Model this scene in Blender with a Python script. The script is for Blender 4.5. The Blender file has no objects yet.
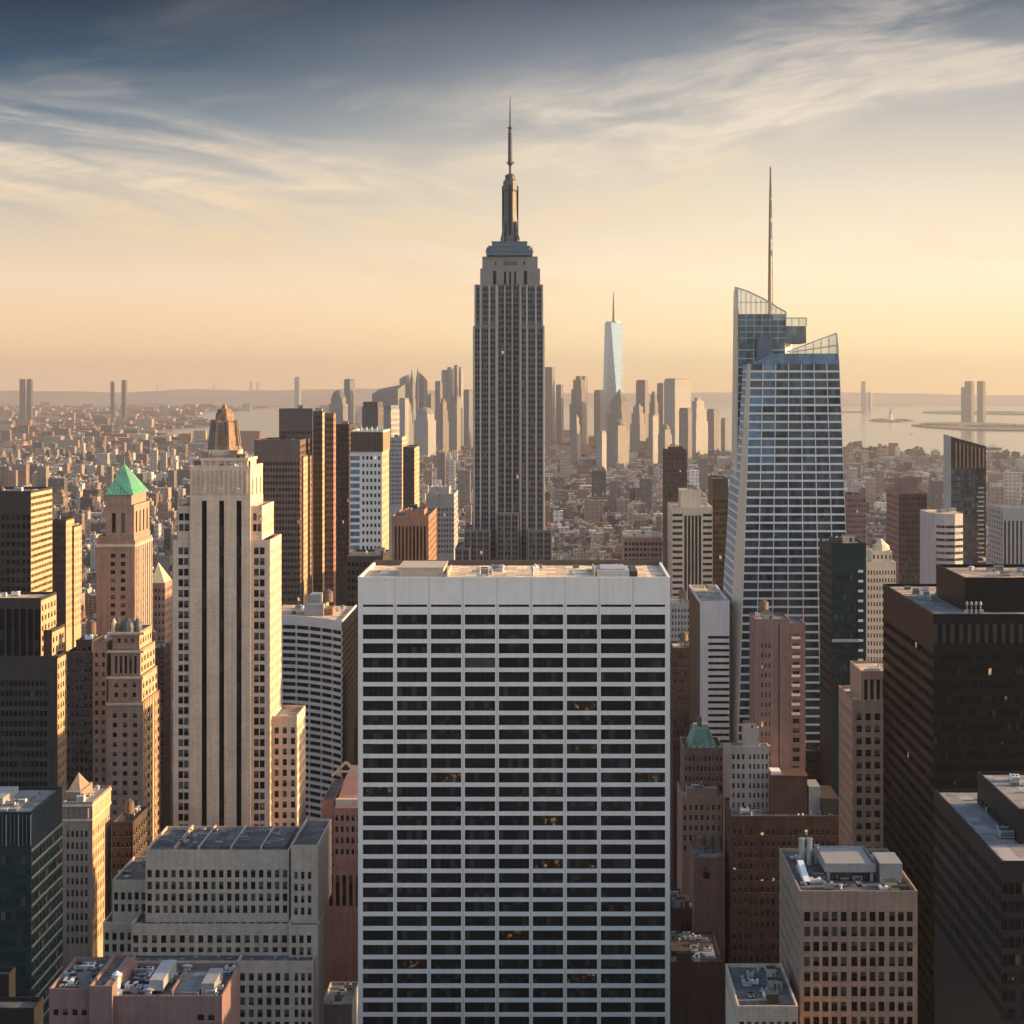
import bpy, math, random
from mathutils import Vector
R = math.radians
random.seed(7)
sc = bpy.context.scene
COL = sc.collection

# ------------------------------------------------------------------ camera, sky, sun, exposure
F, CX, CY, CZ, BASE = 2125.0, 556.0, 386.0, 260.0, 0.0
cam_d = bpy.data.cameras.new("camera")
cam = bpy.data.objects.new("camera", cam_d)
COL.objects.link(cam)
cam.location = (0, 0, CZ)
cam.rotation_euler = (R(90), 0, 0)
cam_d.sensor_width = 36.0
cam_d.lens = F / 1024 * 36.0
cam_d.shift_x = -(CX - 512) / 1024
cam_d.shift_y = -(512 - CY) / 1024
cam_d.clip_start = 1.0
cam_d.clip_end = 200000.0
sc.camera = cam

SUN_EL, SUN_AZ = 13.5, 84.0       # azimuth measured from the view direction (+Y) towards +X
SUN_STRENGTH, SKY_STRENGTH, EXPOSURE = 4.4, 0.15, 1.42
HAZE_DENSITY = 3.8e-5
sd = Vector((math.sin(R(SUN_AZ)) * math.cos(R(SUN_EL)), math.cos(R(SUN_AZ)) * math.cos(R(SUN_EL)), math.sin(R(SUN_EL))))
sun_d = bpy.data.lights.new("sun", 'SUN')
sun_d.energy = SUN_STRENGTH
sun_d.angle = R(0.5)
sun_d.color = (1.0, 0.64, 0.30)
sun = bpy.data.objects.new("sun", sun_d)
COL.objects.link(sun)
sun.rotation_euler = sd.to_track_quat('Z', 'Y').to_euler()
sun.location = (300, 0, 800)

sc.view_settings.view_transform = 'Standard'
sc.view_settings.look = 'None'
sc.view_settings.exposure = EXPOSURE
sc.view_settings.gamma = 1.0
sc.cycles.use_denoising = True
sc.cycles.max_bounces = 6
sc.cycles.diffuse_bounces = 2
sc.cycles.glossy_bounces = 3
sc.cycles.transmission_bounces = 4
sc.cycles.volume_bounces = 3
sc.cycles.sample_clamp_indirect = 4.0


class NT:
    """small helper for node trees"""
    def __init__(s, tree):
        s.t = tree
        s.n = tree.nodes
        s.l = tree.links

    def node(s, kind, **kw):
        n = s.n.new(kind)
        for k, v in kw.items():
            setattr(n, k, v)
        return n

    def put(s, sock, v):
        if hasattr(v, 'is_output') or isinstance(v, bpy.types.NodeSocket):
            s.l.new(v, sock)
        else:
            sock.default_value = v

    def m(s, op, a, b=None, c=None, clamp=False):
        n = s.node('ShaderNodeMath', operation=op, use_clamp=clamp)
        s.put(n.inputs[0], a)
        if b is not None:
            s.put(n.inputs[1], b)
        if c is not None:
            s.put(n.inputs[2], c)
        return n.outputs[0]

    def step(s, v, a, b):
        n = s.node('ShaderNodeMapRange', interpolation_type='SMOOTHSTEP')
        s.put(n.inputs['Value'], v)
        n.inputs['From Min'].default_value = a
        n.inputs['From Max'].default_value = b
        return n.outputs['Result']

    def lin(s, v, a, b, c=0.0, d=1.0):
        n = s.node('ShaderNodeMapRange')
        s.put(n.inputs['Value'], v)
        n.inputs['From Min'].default_value = a
        n.inputs['From Max'].default_value = b
        n.inputs['To Min'].default_value = c
        n.inputs['To Max'].default_value = d
        return n.outputs['Result']

    def mix(s, f, a, b, blend='MIX'):
        n = s.node('ShaderNodeMix', data_type='RGBA', blend_type=blend)
        s.put(n.inputs['Factor'], f)
        s.put(n.inputs[6], a)
        s.put(n.inputs[7], b)
        return n.outputs[2]

    def noise(s, vec, scale, detail=4.0, rough=0.55, dist=0.0, out=0):
        n = s.node('ShaderNodeTexNoise')
        if vec is not None:
            s.l.new(vec, n.inputs['Vector'])
        n.inputs['Scale'].default_value = scale
        n.inputs['Detail'].default_value = detail
        n.inputs['Roughness'].default_value = rough
        n.inputs['Distortion'].default_value = dist
        return n.outputs[out]

    def ramp(s, v, stops, interp='LINEAR'):
        n = s.node('ShaderNodeValToRGB')
        n.color_ramp.interpolation = interp
        e = n.color_ramp.elements
        while len(e) < len(stops):
            e.new(0.5)
        for el, (p, c) in zip(e, stops):
            el.position = p
            el.color = (*c, 1)
        s.put(n.inputs[0], v)
        return n.outputs[0]

    def comb(s, x, y, z):
        n = s.node('ShaderNodeCombineXYZ')
        for i, v in enumerate((x, y, z)):
            s.put(n.inputs[i], v)
        return n.outputs[0]

    def sep(s, v):
        n = s.node('ShaderNodeSeparateXYZ')
        s.l.new(v, n.inputs[0])
        return n.outputs


def srgb(r, g, b):
    f = lambda c: (c / 255 / 12.92) if c / 255 <= 0.04045 else ((c / 255 + 0.055) / 1.055) ** 2.4
    return (f(r), f(g), f(b))


world = bpy.data.worlds.new("World")
sc.world = world
world.use_nodes = True
w = NT(world.node_tree)
w.n.clear()
tc = w.node('ShaderNodeTexCoord').outputs['Generated']
dx, dy, dz = w.sep(tc)
el = w.m('MULTIPLY', w.m('ARCSINE', dz), 180 / math.pi)
az = w.m('MULTIPLY', w.m('ARCTAN2', dx, dy), 180 / math.pi)
nish = w.node('ShaderNodeTexSky', sky_type='NISHITA')
nish.sun_disc = False
nish.sun_elevation = R(SUN_EL)
nish.sun_rotation = R(SUN_AZ)
nish.air_density = 1.0
nish.dust_density = 2.6
nish.ozone_density = 1.0
nishs = w.mix(1.0, nish.outputs[0], (SKY_STRENGTH, SKY_STRENGTH, SKY_STRENGTH, 1), 'MULTIPLY')
g = 1 / 2 ** EXPOSURE
S = lambda *c, k=1.0: tuple(v * g * k for v in srgb(*c))
t = w.lin(el, 0, 13)
rampL = w.ramp(t, [(0.0, S(255, 206, 156, k=1.3)), (0.10, S(252, 210, 164, k=1.2)), (0.22, S(248, 220, 186, k=1.1)), (0.33, S(226, 208, 186)), (0.43, S(182, 182, 180)),
                   (0.54, S(120, 138, 152)), (0.66, S(46, 80, 106)), (0.80, S(10, 42, 68)), (1.0, S(6, 32, 56))])
rampR = w.ramp(t, [(0.0, S(255, 210, 136, k=1.35)), (0.08, S(255, 226, 168, k=1.3)), (0.24, S(255, 236, 202, k=1.16)), (0.40, S(244, 230, 206)),
                   (0.53, S(208, 202, 192)), (0.66, S(152, 160, 168)), (0.80, S(82, 100, 118)), (1.0, S(54, 76, 100))])
sky = w.mix(w.step(az, -14.0, 9.0), rampL, rampR)
# cirrus: streaked noise in azimuth / elevation, slanted up to the right
u = w.m('ADD', w.m('MULTIPLY', az, 0.16), w.m('MULTIPLY', el, 0.10))
v = w.m('SUBTRACT', w.m('MULTIPLY', el, 0.75), w.m('MULTIPLY', az, 0.13))
vec = w.comb(u, v, 0.0)
warp = w.noise(vec, 0.8, 3, 0.5, 0.0, 1)
wv = w.node('ShaderNodeVectorMath', operation='MULTIPLY_ADD')
w.l.new(warp, wv.inputs[0]); wv.inputs[1].default_value = (1.3, 1.1, 0); w.l.new(vec, wv.inputs[2])
n1 = w.noise(wv.outputs[0], 0.85, 6, 0.58, 0.3)
u2 = w.m('ADD', w.m('MULTIPLY', az, 0.20), w.m('MULTIPLY', el, 0.2))
v2 = w.m('ADD', w.m('MULTIPLY', el, 1.15), w.m('MULTIPLY', az, 0.16))
vec2 = w.comb(u2, v2, 3.7)
n2 = w.noise(vec2, 0.75, 6, 0.56, 1.0)
# right: a broad swath rising from the middle to the upper right; left: lower streaks falling to the right
axisR = w.m('SUBTRACT', el, w.m('ADD', w.m('MULTIPLY', az, 0.24), 6.3))
bandR = w.m('MULTIPLY', w.m('SUBTRACT', 1.0, w.step(w.m('ABSOLUTE', axisR), 0.6, 3.4)), w.step(az, -6.0, 1.5))
axisL = w.m('SUBTRACT', el, w.m('SUBTRACT', 3.75, w.m('MULTIPLY', az, 0.14)))
bandL = w.m('MULTIPLY', w.m('SUBTRACT', 1.0, w.step(w.m('ABSOLUTE', axisL), 0.5, 2.6)), w.m('SUBTRACT', 1.0, w.step(az, -4.0, 3.5)))
cl = w.m('ADD', w.m('MULTIPLY', w.step(n1, 0.38, 0.62), bandR), w.m('MULTIPLY', w.step(n2, 0.37, 0.66), bandL), None, True)
fib = w.noise(w.comb(w.m('MULTIPLY', u, 1.6), w.m('MULTIPLY', v, 3.2), 1.3), 1.6, 9, 0.68, 0.8)
cl = w.m('MULTIPLY', cl, w.lin(fib, 0.3, 0.62, 0.55, 1.12), None, True)
thin = w.m('MULTIPLY', w.step(n1, 0.48, 0.78), w.m('MULTIPLY', w.step(el, 1.5, 4.0), w.m('MULTIPLY', 0.42, w.m('SUBTRACT', 1.0, w.m('MULTIPLY', 0.72, w.step(el, 6.5, 9.0))))))
cl = w.m('MAXIMUM', w.m('MULTIPLY', cl, 0.95), thin)
cloudc = w.ramp(t, [(0.0, S(250, 206, 140)), (0.3, S(250, 222, 180)), (0.55, S(246, 230, 208)), (0.8, S(186, 180, 176)), (1.0, S(130, 132, 136))])
sky = w.mix(cl, sky, cloudc)
mask = w.m('MULTIPLY', w.m('SUBTRACT', 1.0, w.step(w.m('ABSOLUTE', w.m('SUBTRACT', az, 8.0)), 40.0, 110.0)),
           w.m('SUBTRACT', 1.0, w.step(el, 14.0, 40.0)))
allsky = w.mix(mask, nishs, sky)
bg = w.node('ShaderNodeBackground')
w.l.new(allsky, bg.inputs['Color'])
bg.inputs['Strength'].default_value = 1.0
wo = w.node('ShaderNodeOutputWorld')
w.l.new(bg.outputs[0], wo.inputs['Surface'])
world.cycles.sampling_method = 'MANUAL'
world.cycles.sample_map_resolution = 1024

# ------------------------------------------------------------------ materials
MATS = {}


def new_mat(name):
    m = bpy.data.materials.new(name)
    m.use_nodes = True
    k = NT(m.node_tree)
    k.n.clear()
    p = k.node('ShaderNodeBsdfPrincipled')
    o = k.node('ShaderNodeOutputMaterial')
    k.l.new(p.outputs[0], o.inputs[0])
    MATS[name] = m
    return m, k, p


def wall_mat(name, c, var=0.18, rough=0.85, streak=0.25, scale=0.25, joints=None):
    """masonry: patchy tone, rain streaks and (joints) courses of stone"""
    m, k, p = new_mat(name)
    pos = k.node('ShaderNodeNewGeometry').outputs['Position']
    x, y, z = k.sep(pos)
    n = k.noise(pos, scale, 5, 0.6)
    xy = k.m('ADD', x, y)
    s = k.noise(k.comb(k.m('MULTIPLY', xy, 0.9), 0.0, k.m('MULTIPLY', z, 0.03)), 1.0, 4, 0.65)
    fine = k.noise(pos, 3.0, 3, 0.6)
    f = k.m('ADD', k.lin(n, 0.3, 0.7, 1 - var, 1 + var), k.lin(s, 0.35, 0.7, -streak, streak))
    f = k.m('ADD', f, k.lin(fine, 0.3, 0.7, -var * 0.35, var * 0.35))
    if joints:
        b = k.node('ShaderNodeTexBrick')
        k.l.new(k.comb(xy, z, 0.0), b.inputs['Vector'])
        b.inputs['Color1'].default_value = (1, 1, 1, 1)
        b.inputs['Color2'].default_value = (0.86, 0.86, 0.86, 1)
        b.inputs['Mortar'].default_value = (0.62, 0.6, 0.58, 1)
        b.inputs['Scale'].default_value = 1.0
        b.inputs['Mortar Size'].default_value = 0.025
        b.inputs['Brick Width'].default_value = joints[0]
        b.inputs['Row Height'].default_value = joints[1]
        f = k.m('MULTIPLY', f, b.outputs['Color'])
    sc_ = k.node('ShaderNodeVectorMath', operation='SCALE')
    sc_.inputs[0].default_value = c
    k.l.new(f, sc_.inputs['Scale'])
    k.l.new(sc_.outputs[0], p.inputs['Base Color'])
    p.inputs['Roughness'].default_value = rough
    p.inputs['Specular IOR Level'].default_value = 0.03 if max(c) < 0.08 else 0.25
    bp = k.node('ShaderNodeBump')
    bp.inputs['Strength'].default_value = 0.25
    bp.inputs['Distance'].default_value = 0.05
    k.l.new(fine, bp.inputs['Height'])
    k.l.new(bp.outputs[0], p.inputs['Normal'])
    return m


def glass_mat(name, c, rough=0.08, metallic=0.0, spec=0.6, var=0.6, lit=None):
    m, k, p = new_mat(name)
    oi = k.node('ShaderNodeObjectInfo').outputs['Random']
    pos = k.node('ShaderNodeNewGeometry').outputs['Position']
    wn = k.node('ShaderNodeTexWhiteNoise')
    sn = k.node('ShaderNodeVectorMath', operation='SNAP')
    k.l.new(pos, sn.inputs[0]); sn.inputs[1].default_value = (1.45, 1.45, 3.7)
    k.l.new(sn.outputs[0], wn.inputs['Vector'])
    r = k.m('MULTIPLY', k.m('ADD', oi, wn.outputs['Value']), 0.5)
    sc_ = k.node('ShaderNodeVectorMath', operation='SCALE')
    sc_.inputs[0].default_value = c
    k.l.new(k.lin(r, 0, 1, 1 - var, 1 + var), sc_.inputs['Scale'])
    room = k.m('MULTIPLY', k.step(wn.outputs['Value'], 0.72, 1.0), 0.0 if metallic else 0.62)
    k.l.new(k.mix(room, sc_.outputs[0], (0.060, 0.054, 0.047, 1)), p.inputs['Base Color'])
    p.inputs['Roughness'].default_value = rough
    if metallic:
        k.l.new(k.lin(wn.outputs['Value'], 0, 1, rough * .5, rough * 3), p.inputs['Roughness'])
    p.inputs['Metallic'].default_value = metallic
    p.inputs['Specular IOR Level'].default_value = spec
    bp = k.node('ShaderNodeBump')
    bp.inputs['Strength'].default_value = 0.06
    bp.inputs['Distance'].default_value = 0.3
    k.l.new(k.noise(pos, 0.35, 2, 0.5), bp.inputs['Height'])
    k.l.new(bp.outputs[0], p.inputs['Normal'])
    if lit:
        p.inputs['Emission Color'].default_value = (*lit[0], 1)
        k.l.new(k.m('MULTIPLY', k.step(k.noise(pos, 0.55, 3, 0.6), lit[2], 0.74), lit[1]), p.inputs['Emission Strength'])
    return m


def flat_mat(name, c, rough=0.6, metallic=0.0, var=0.12, scale=0.4):
    m, k, p = new_mat(name)
    pos = k.node('ShaderNodeNewGeometry').outputs['Position']
    n = k.noise(pos, scale, 5, 0.65)
    sc_ = k.node('ShaderNodeVectorMath', operation='SCALE')
    sc_.inputs[0].default_value = c
    k.l.new(k.lin(n, 0.3, 0.7, 1 - var, 1 + var), sc_.inputs['Scale'])
    k.l.new(sc_.outputs[0], p.inputs['Base Color'])
    p.inputs['Roughness'].default_value = rough
    p.inputs['Metallic'].default_value = metallic
    return m


def roof_mat(name, c, c2):
    """tar and gravel: puddle stains, patches, seams"""
    m, k, p = new_mat(name)
    pos = k.node('ShaderNodeNewGeometry').outputs['Position']
    x, y, z = k.sep(pos)
    a = k.step(k.noise(pos, 0.12, 6, 0.65, 0.6), 0.38, 0.62)
    col = k.mix(a, (*c, 1), (*c2, 1))
    seam = k.m('LESS_THAN', k.m('FRACT', k.m('DIVIDE', x, 2.7)), 0.045)
    col = k.mix(k.m('MULTIPLY', seam, 0.5), col, (0.03, 0.03, 0.03, 1))
    col = k.mix(k.lin(k.noise(pos, 1.3, 4, 0.7), 0.35, 0.75, 0, 0.5), col, (0.05, 0.047, 0.045, 1))
    pud = k.step(k.noise(pos, 0.22, 4, 0.5, 1.5), 0.60, 0.68)
    col = k.mix(k.m('MULTIPLY', pud, 0.7), col, (0.035, 0.035, 0.037, 1))
    patch = k.m('LESS_THAN', k.noise(k.comb(k.m('FLOOR', k.m('DIVIDE', x, 3.1)), k.m('FLOOR', k.m('DIVIDE', y, 4.3)), 0.0), 3.7, 0), 0.40)
    col = k.mix(k.m('MULTIPLY', patch, 0.45), col, (c[0] * 1.6, c[1] * 1.6, c[2] * 1.6, 1))
    k.l.new(col, p.inputs['Base Color'])
    k.l.new(k.lin(pud, 0, 1, 0.9, 0.35), p.inputs['Roughness'])
    return m


travertine = wall_mat('travertine', (0.67, 0.60, 0.545), 0.05, 0.7, 0.06, 0.15)
limestone = wall_mat('limestone', (0.64, 0.46, 0.335), 0.10, 0.85, 0.12, 0.12, (1.6, 0.8))
limestone_grey = wall_mat('grey_limestone', (0.55, 0.42, 0.325), 0.10, 0.85, 0.14, 0.12, (1.6, 0.8))
tower_stone = wall_mat('tower_stone', (0.225, 0.198, 0.187), 0.08, 0.8, 0.10, 0.08)
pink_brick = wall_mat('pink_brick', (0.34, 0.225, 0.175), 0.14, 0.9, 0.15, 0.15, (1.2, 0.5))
tan_brick = wall_mat('tan_brick', (0.29, 0.21, 0.165), 0.14, 0.9, 0.16, 0.15, (1.2, 0.5))
sunlit_gold = wall_mat('sunlit_gold', (0.48, 0.33, 0.215), 0.12, 0.9, 0.16, 0.15, (1.2, 0.5))  # sun-facing end walls: low golden sunlight put into the wall colour
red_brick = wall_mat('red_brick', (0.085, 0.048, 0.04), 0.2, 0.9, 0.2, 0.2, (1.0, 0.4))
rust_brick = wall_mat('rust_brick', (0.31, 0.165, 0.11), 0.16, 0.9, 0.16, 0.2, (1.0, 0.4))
brown_brick = wall_mat('brown_brick', (0.075, 0.055, 0.049), 0.2, 0.9, 0.2, 0.2)
salmon_brick = wall_mat('salmon_brick', (0.33, 0.185, 0.15), 0.14, 0.9, 0.16, 0.2, (1.2, 0.5))
mauve_brick = wall_mat('mauve_brick', (0.20, 0.125, 0.115), 0.14, 0.9, 0.16, 0.2)
bronze = wall_mat('bronze_metal', (0.022, 0.021, 0.022), 0.12, 0.45, 0.10, 0.2)
umber_metal = wall_mat('umber_metal', (0.135, 0.09, 0.075), 0.14, 0.5, 0.14, 0.2)
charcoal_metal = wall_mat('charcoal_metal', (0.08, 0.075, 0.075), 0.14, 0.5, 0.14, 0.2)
brown_metal = wall_mat('brown_metal', (0.075, 0.05, 0.042), 0.12, 0.5, 0.10, 0.2)
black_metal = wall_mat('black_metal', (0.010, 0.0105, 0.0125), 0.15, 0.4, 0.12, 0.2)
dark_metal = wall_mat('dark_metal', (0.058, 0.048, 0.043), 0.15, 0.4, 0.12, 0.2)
green_metal = wall_mat('green_metal', (0.016, 0.032, 0.036), 0.15, 0.35, 0.12, 0.2)
white_metal = wall_mat('white_metal', (0.54, 0.53, 0.52), 0.05, 0.45, 0.06, 0.2)
pale_concrete = wall_mat('pale_concrete', (0.60, 0.54, 0.52), 0.08, 0.8, 0.12, 0.1)
grey_concrete = wall_mat('grey_concrete', (0.30, 0.29, 0.29), 0.1, 0.85, 0.15, 0.1)
ivory_panel = wall_mat('ivory_panel', (0.56, 0.49, 0.43), 0.06, 0.7, 0.08, 0.1)
tower_pier = wall_mat('tower_pier', (0.42, 0.375, 0.345), 0.08, 0.8, 0.1, 0.1)
cream_stone = wall_mat('cream_stone', (0.52, 0.43, 0.33), 0.1, 0.85, 0.12, 0.1)
beige_metal = wall_mat('beige_metal', (0.46, 0.38, 0.30), 0.06, 0.4, 0.05, 0.1)

glass_dark = glass_mat('glass_dark', (0.008, 0.010, 0.014), 0.08, 0, 0.14)
glass_black = glass_mat('glass_black', (0.008, 0.009, 0.011), 0.3, 0, 0.03)
glass_brown = glass_mat('glass_brown', (0.022, 0.016, 0.014), 0.10, 0, 0.2)
glass_green = glass_mat('glass_green', (0.010, 0.034, 0.040), 0.07, 0, 0.25)
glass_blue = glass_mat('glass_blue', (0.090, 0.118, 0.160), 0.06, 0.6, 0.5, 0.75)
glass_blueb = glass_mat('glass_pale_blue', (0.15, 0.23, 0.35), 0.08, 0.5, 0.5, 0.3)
glass_sky = glass_mat('glass_sky', (0.26, 0.33, 0.40), 0.12, 0.6, 0.6, 0.15)
glass_gold_reflection = glass_mat('glass_gold_reflection', (0.13, 0.085, 0.045), 0.15, 0.2, 0.5, 0.5)  # panes coloured gold to stand for the reflected sun
glass_blind = glass_mat('glass_blind', (0.085, 0.08, 0.075), 0.25, 0, 0.3, 0.7)
glass_warm = glass_mat('glass_warm', (0.012, 0.011, 0.010), 0.2, 0, 0.2, 0.4, ((1.0, 0.50, 0.17), 0.10, 0.55))
glass_lit = glass_mat('glass_lit', (0.05, 0.04, 0.03), 0.2, 0, 0.4, 0.4, ((1.0, 0.62, 0.28), 0.5, 0.3))
blind_cloth = flat_mat('blind_cloth', (0.10, 0.09, 0.075), 0.9, 0, 0.5, 0.7)
sill_stone = flat_mat('sill_stone', (0.30, 0.26, 0.22), 0.9)
frame_dark = flat_mat('frame_dark', (0.014, 0.014, 0.016), 0.8)
frame_brown = flat_mat('frame_brown', (0.07, 0.05, 0.04), 0.6)
joint_grey = flat_mat('joint_grey', (0.23, 0.22, 0.21), 0.8)
aluminium = flat_mat('aluminium', (0.42, 0.42, 0.43), 0.4, 0.6)
steel = flat_mat('steel', (0.11, 0.13, 0.16), 0.4, 0.5)
mast_stone = flat_mat('mast_stone', (0.095, 0.085, 0.085), 0.6, 0.1)
mast_metal = flat_mat('mast_metal', (0.05, 0.043, 0.042), 0.6, 0.2)
spandrel_dark = flat_mat('spandrel_dark', (0.105, 0.096, 0.095), 0.6, 0.1)
roof_tan = roof_mat('roof_tan', (0.52, 0.39, 0.26), (0.36, 0.27, 0.19))
roof_sunlit = roof_mat('roof_sunlit', (0.68, 0.50, 0.33), (0.52, 0.38, 0.25))  # white slab roof: golden glow of the low sun put into its colour
roof_pale = roof_mat('roof_pale', (0.24, 0.215, 0.205), (0.17, 0.155, 0.15))
roof_umber = roof_mat('roof_umber', (0.36, 0.27, 0.19), (0.2, 0.16, 0.13))
roof_grey = roof_mat('roof_grey', (0.20, 0.195, 0.19), (0.12, 0.12, 0.12))
roof_dark = roof_mat('roof_dark', (0.09, 0.09, 0.09), (0.055, 0.055, 0.06))
copper = wall_mat('copper_green', (0.085, 0.27, 0.165), 0.22, 0.75, 0.35, 0.5)
copper_dull = wall_mat('copper_dull', (0.15, 0.28, 0.21), 0.22, 0.75, 0.3, 0.5)
crown_tile = wall_mat('crown_tile', (0.27, 0.165, 0.115), 0.3, 0.85, 0.3, 0.6, (1.0, 0.6))
gilt = flat_mat('pale_tiles', (0.50, 0.42, 0.26), 0.7)
slate = flat_mat('slate', (0.07, 0.075, 0.075), 0.6)
duct_metal = flat_mat('duct_metal', (0.36, 0.37, 0.38), 0.5, 0.4, 0.2, 0.8)
unit_grey = flat_mat('unit_grey', (0.24, 0.24, 0.24), 0.6, 0.1, 0.2, 0.8)
unit_tan = flat_mat('unit_tan', (0.36, 0.30, 0.23), 0.7, 0.0, 0.15, 0.8)
unit_white = flat_mat('unit_white', (0.6, 0.6, 0.6), 0.6, 0.0, 0.1, 0.8)
tank_wood = flat_mat('tank_wood', (0.16, 0.10, 0.065), 0.9, 0, 0.2, 2.0)
screen_glass, k_, p_ = new_mat('screen_glass')
p_.inputs['Base Color'].default_value = (0.75, 0.72, 0.55, 1)
p_.inputs['Roughness'].default_value = 0.2
p_.inputs['Alpha'].default_value = 0.38


def tint_mat(name, pu, pv, wu, wv, dark=0.05, strength=0.85):
    """distant facades: the colour of each building comes from the mesh, the rows of windows from position"""
    m, k, p = new_mat(name)
    ge = k.node('ShaderNodeNewGeometry')
    x, y, z = k.sep(ge.outputs['Position'])
    nx, ny, nz = k.sep(ge.outputs['True Normal'])
    at = k.node('ShaderNodeAttribute', attribute_name='tint')
    side = k.m('GREATER_THAN', k.m('ABSOLUTE', nx), k.m('ABSOLUTE', ny))
    u = k.m('ADD', k.m('MULTIPLY', x, k.m('SUBTRACT', 1.0, side)), k.m('MULTIPLY', y, side))
    r1 = at.outputs['Alpha']
    pu_ = k.m('MULTIPLY', pu, k.m('ADD', 0.8, k.m('MULTIPLY', r1, 0.7)))
    fu = k.m('DIVIDE', u, pu_)
    fv = k.m('DIVIDE', k.m('ADD', z, k.m('MULTIPLY', r1, 9.0)), pv)
    inu = k.m('LESS_THAN', k.m('FRACT', fu), k.m('ADD', wu, k.m('MULTIPLY', k.m('SUBTRACT', r1, 0.5), 0.3)))
    inv = k.m('LESS_THAN', k.m('FRACT', fv), wv)
    wall = k.m('LESS_THAN', k.m('ABSOLUTE', nz), 0.5)
    win = k.m('MULTIPLY', k.m('MULTIPLY', inu, inv), wall)
    wn = k.node('ShaderNodeTexWhiteNoise', noise_dimensions='3D')
    k.l.new(k.comb(k.m('FLOOR', fu), k.m('FLOOR', fv), k.m('MULTIPLY', side, 7.0)), wn.inputs['Vector'])
    wr = wn.outputs['Value']
    base = at.outputs['Color']
    n = k.noise(ge.outputs['Position'], 0.12, 5, 0.6)
    base = k.mix(1.0, base, k.ramp(k.lin(n, 0.3, 0.7), [(0, (0.78, 0.78, 0.78)), (1, (1.2, 1.2, 1.2))]), 'MULTIPLY')
    pane = k.mix(k.step(wr, 0.75, 1.0), (dark * 0.5, dark * 0.5, dark * 0.6, 1), (dark * 3.2, dark * 3, dark * 2.8, 1))
    col = k.mix(k.m('MULTIPLY', win, strength), base, pane)
    k.l.new(col, p.inputs['Base Color'])
    k.l.new(k.m('SUBTRACT', 0.9, k.m('MULTIPLY', win, 0.6)), p.inputs['Roughness'])
    p.inputs['Specular IOR Level'].default_value = 0.3
    return m


city_mat = tint_mat('city_masonry', 3.4, 3.4, 0.45, 0.55)
far_mat = tint_mat('far_masonry', 7.0, 7.5, 0.45, 0.5, 0.06, 0.7)
tall_mat = tint_mat('tower_facade', 9.0, 8.0, 0.55, 0.55, 0.07, 0.6)


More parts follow.
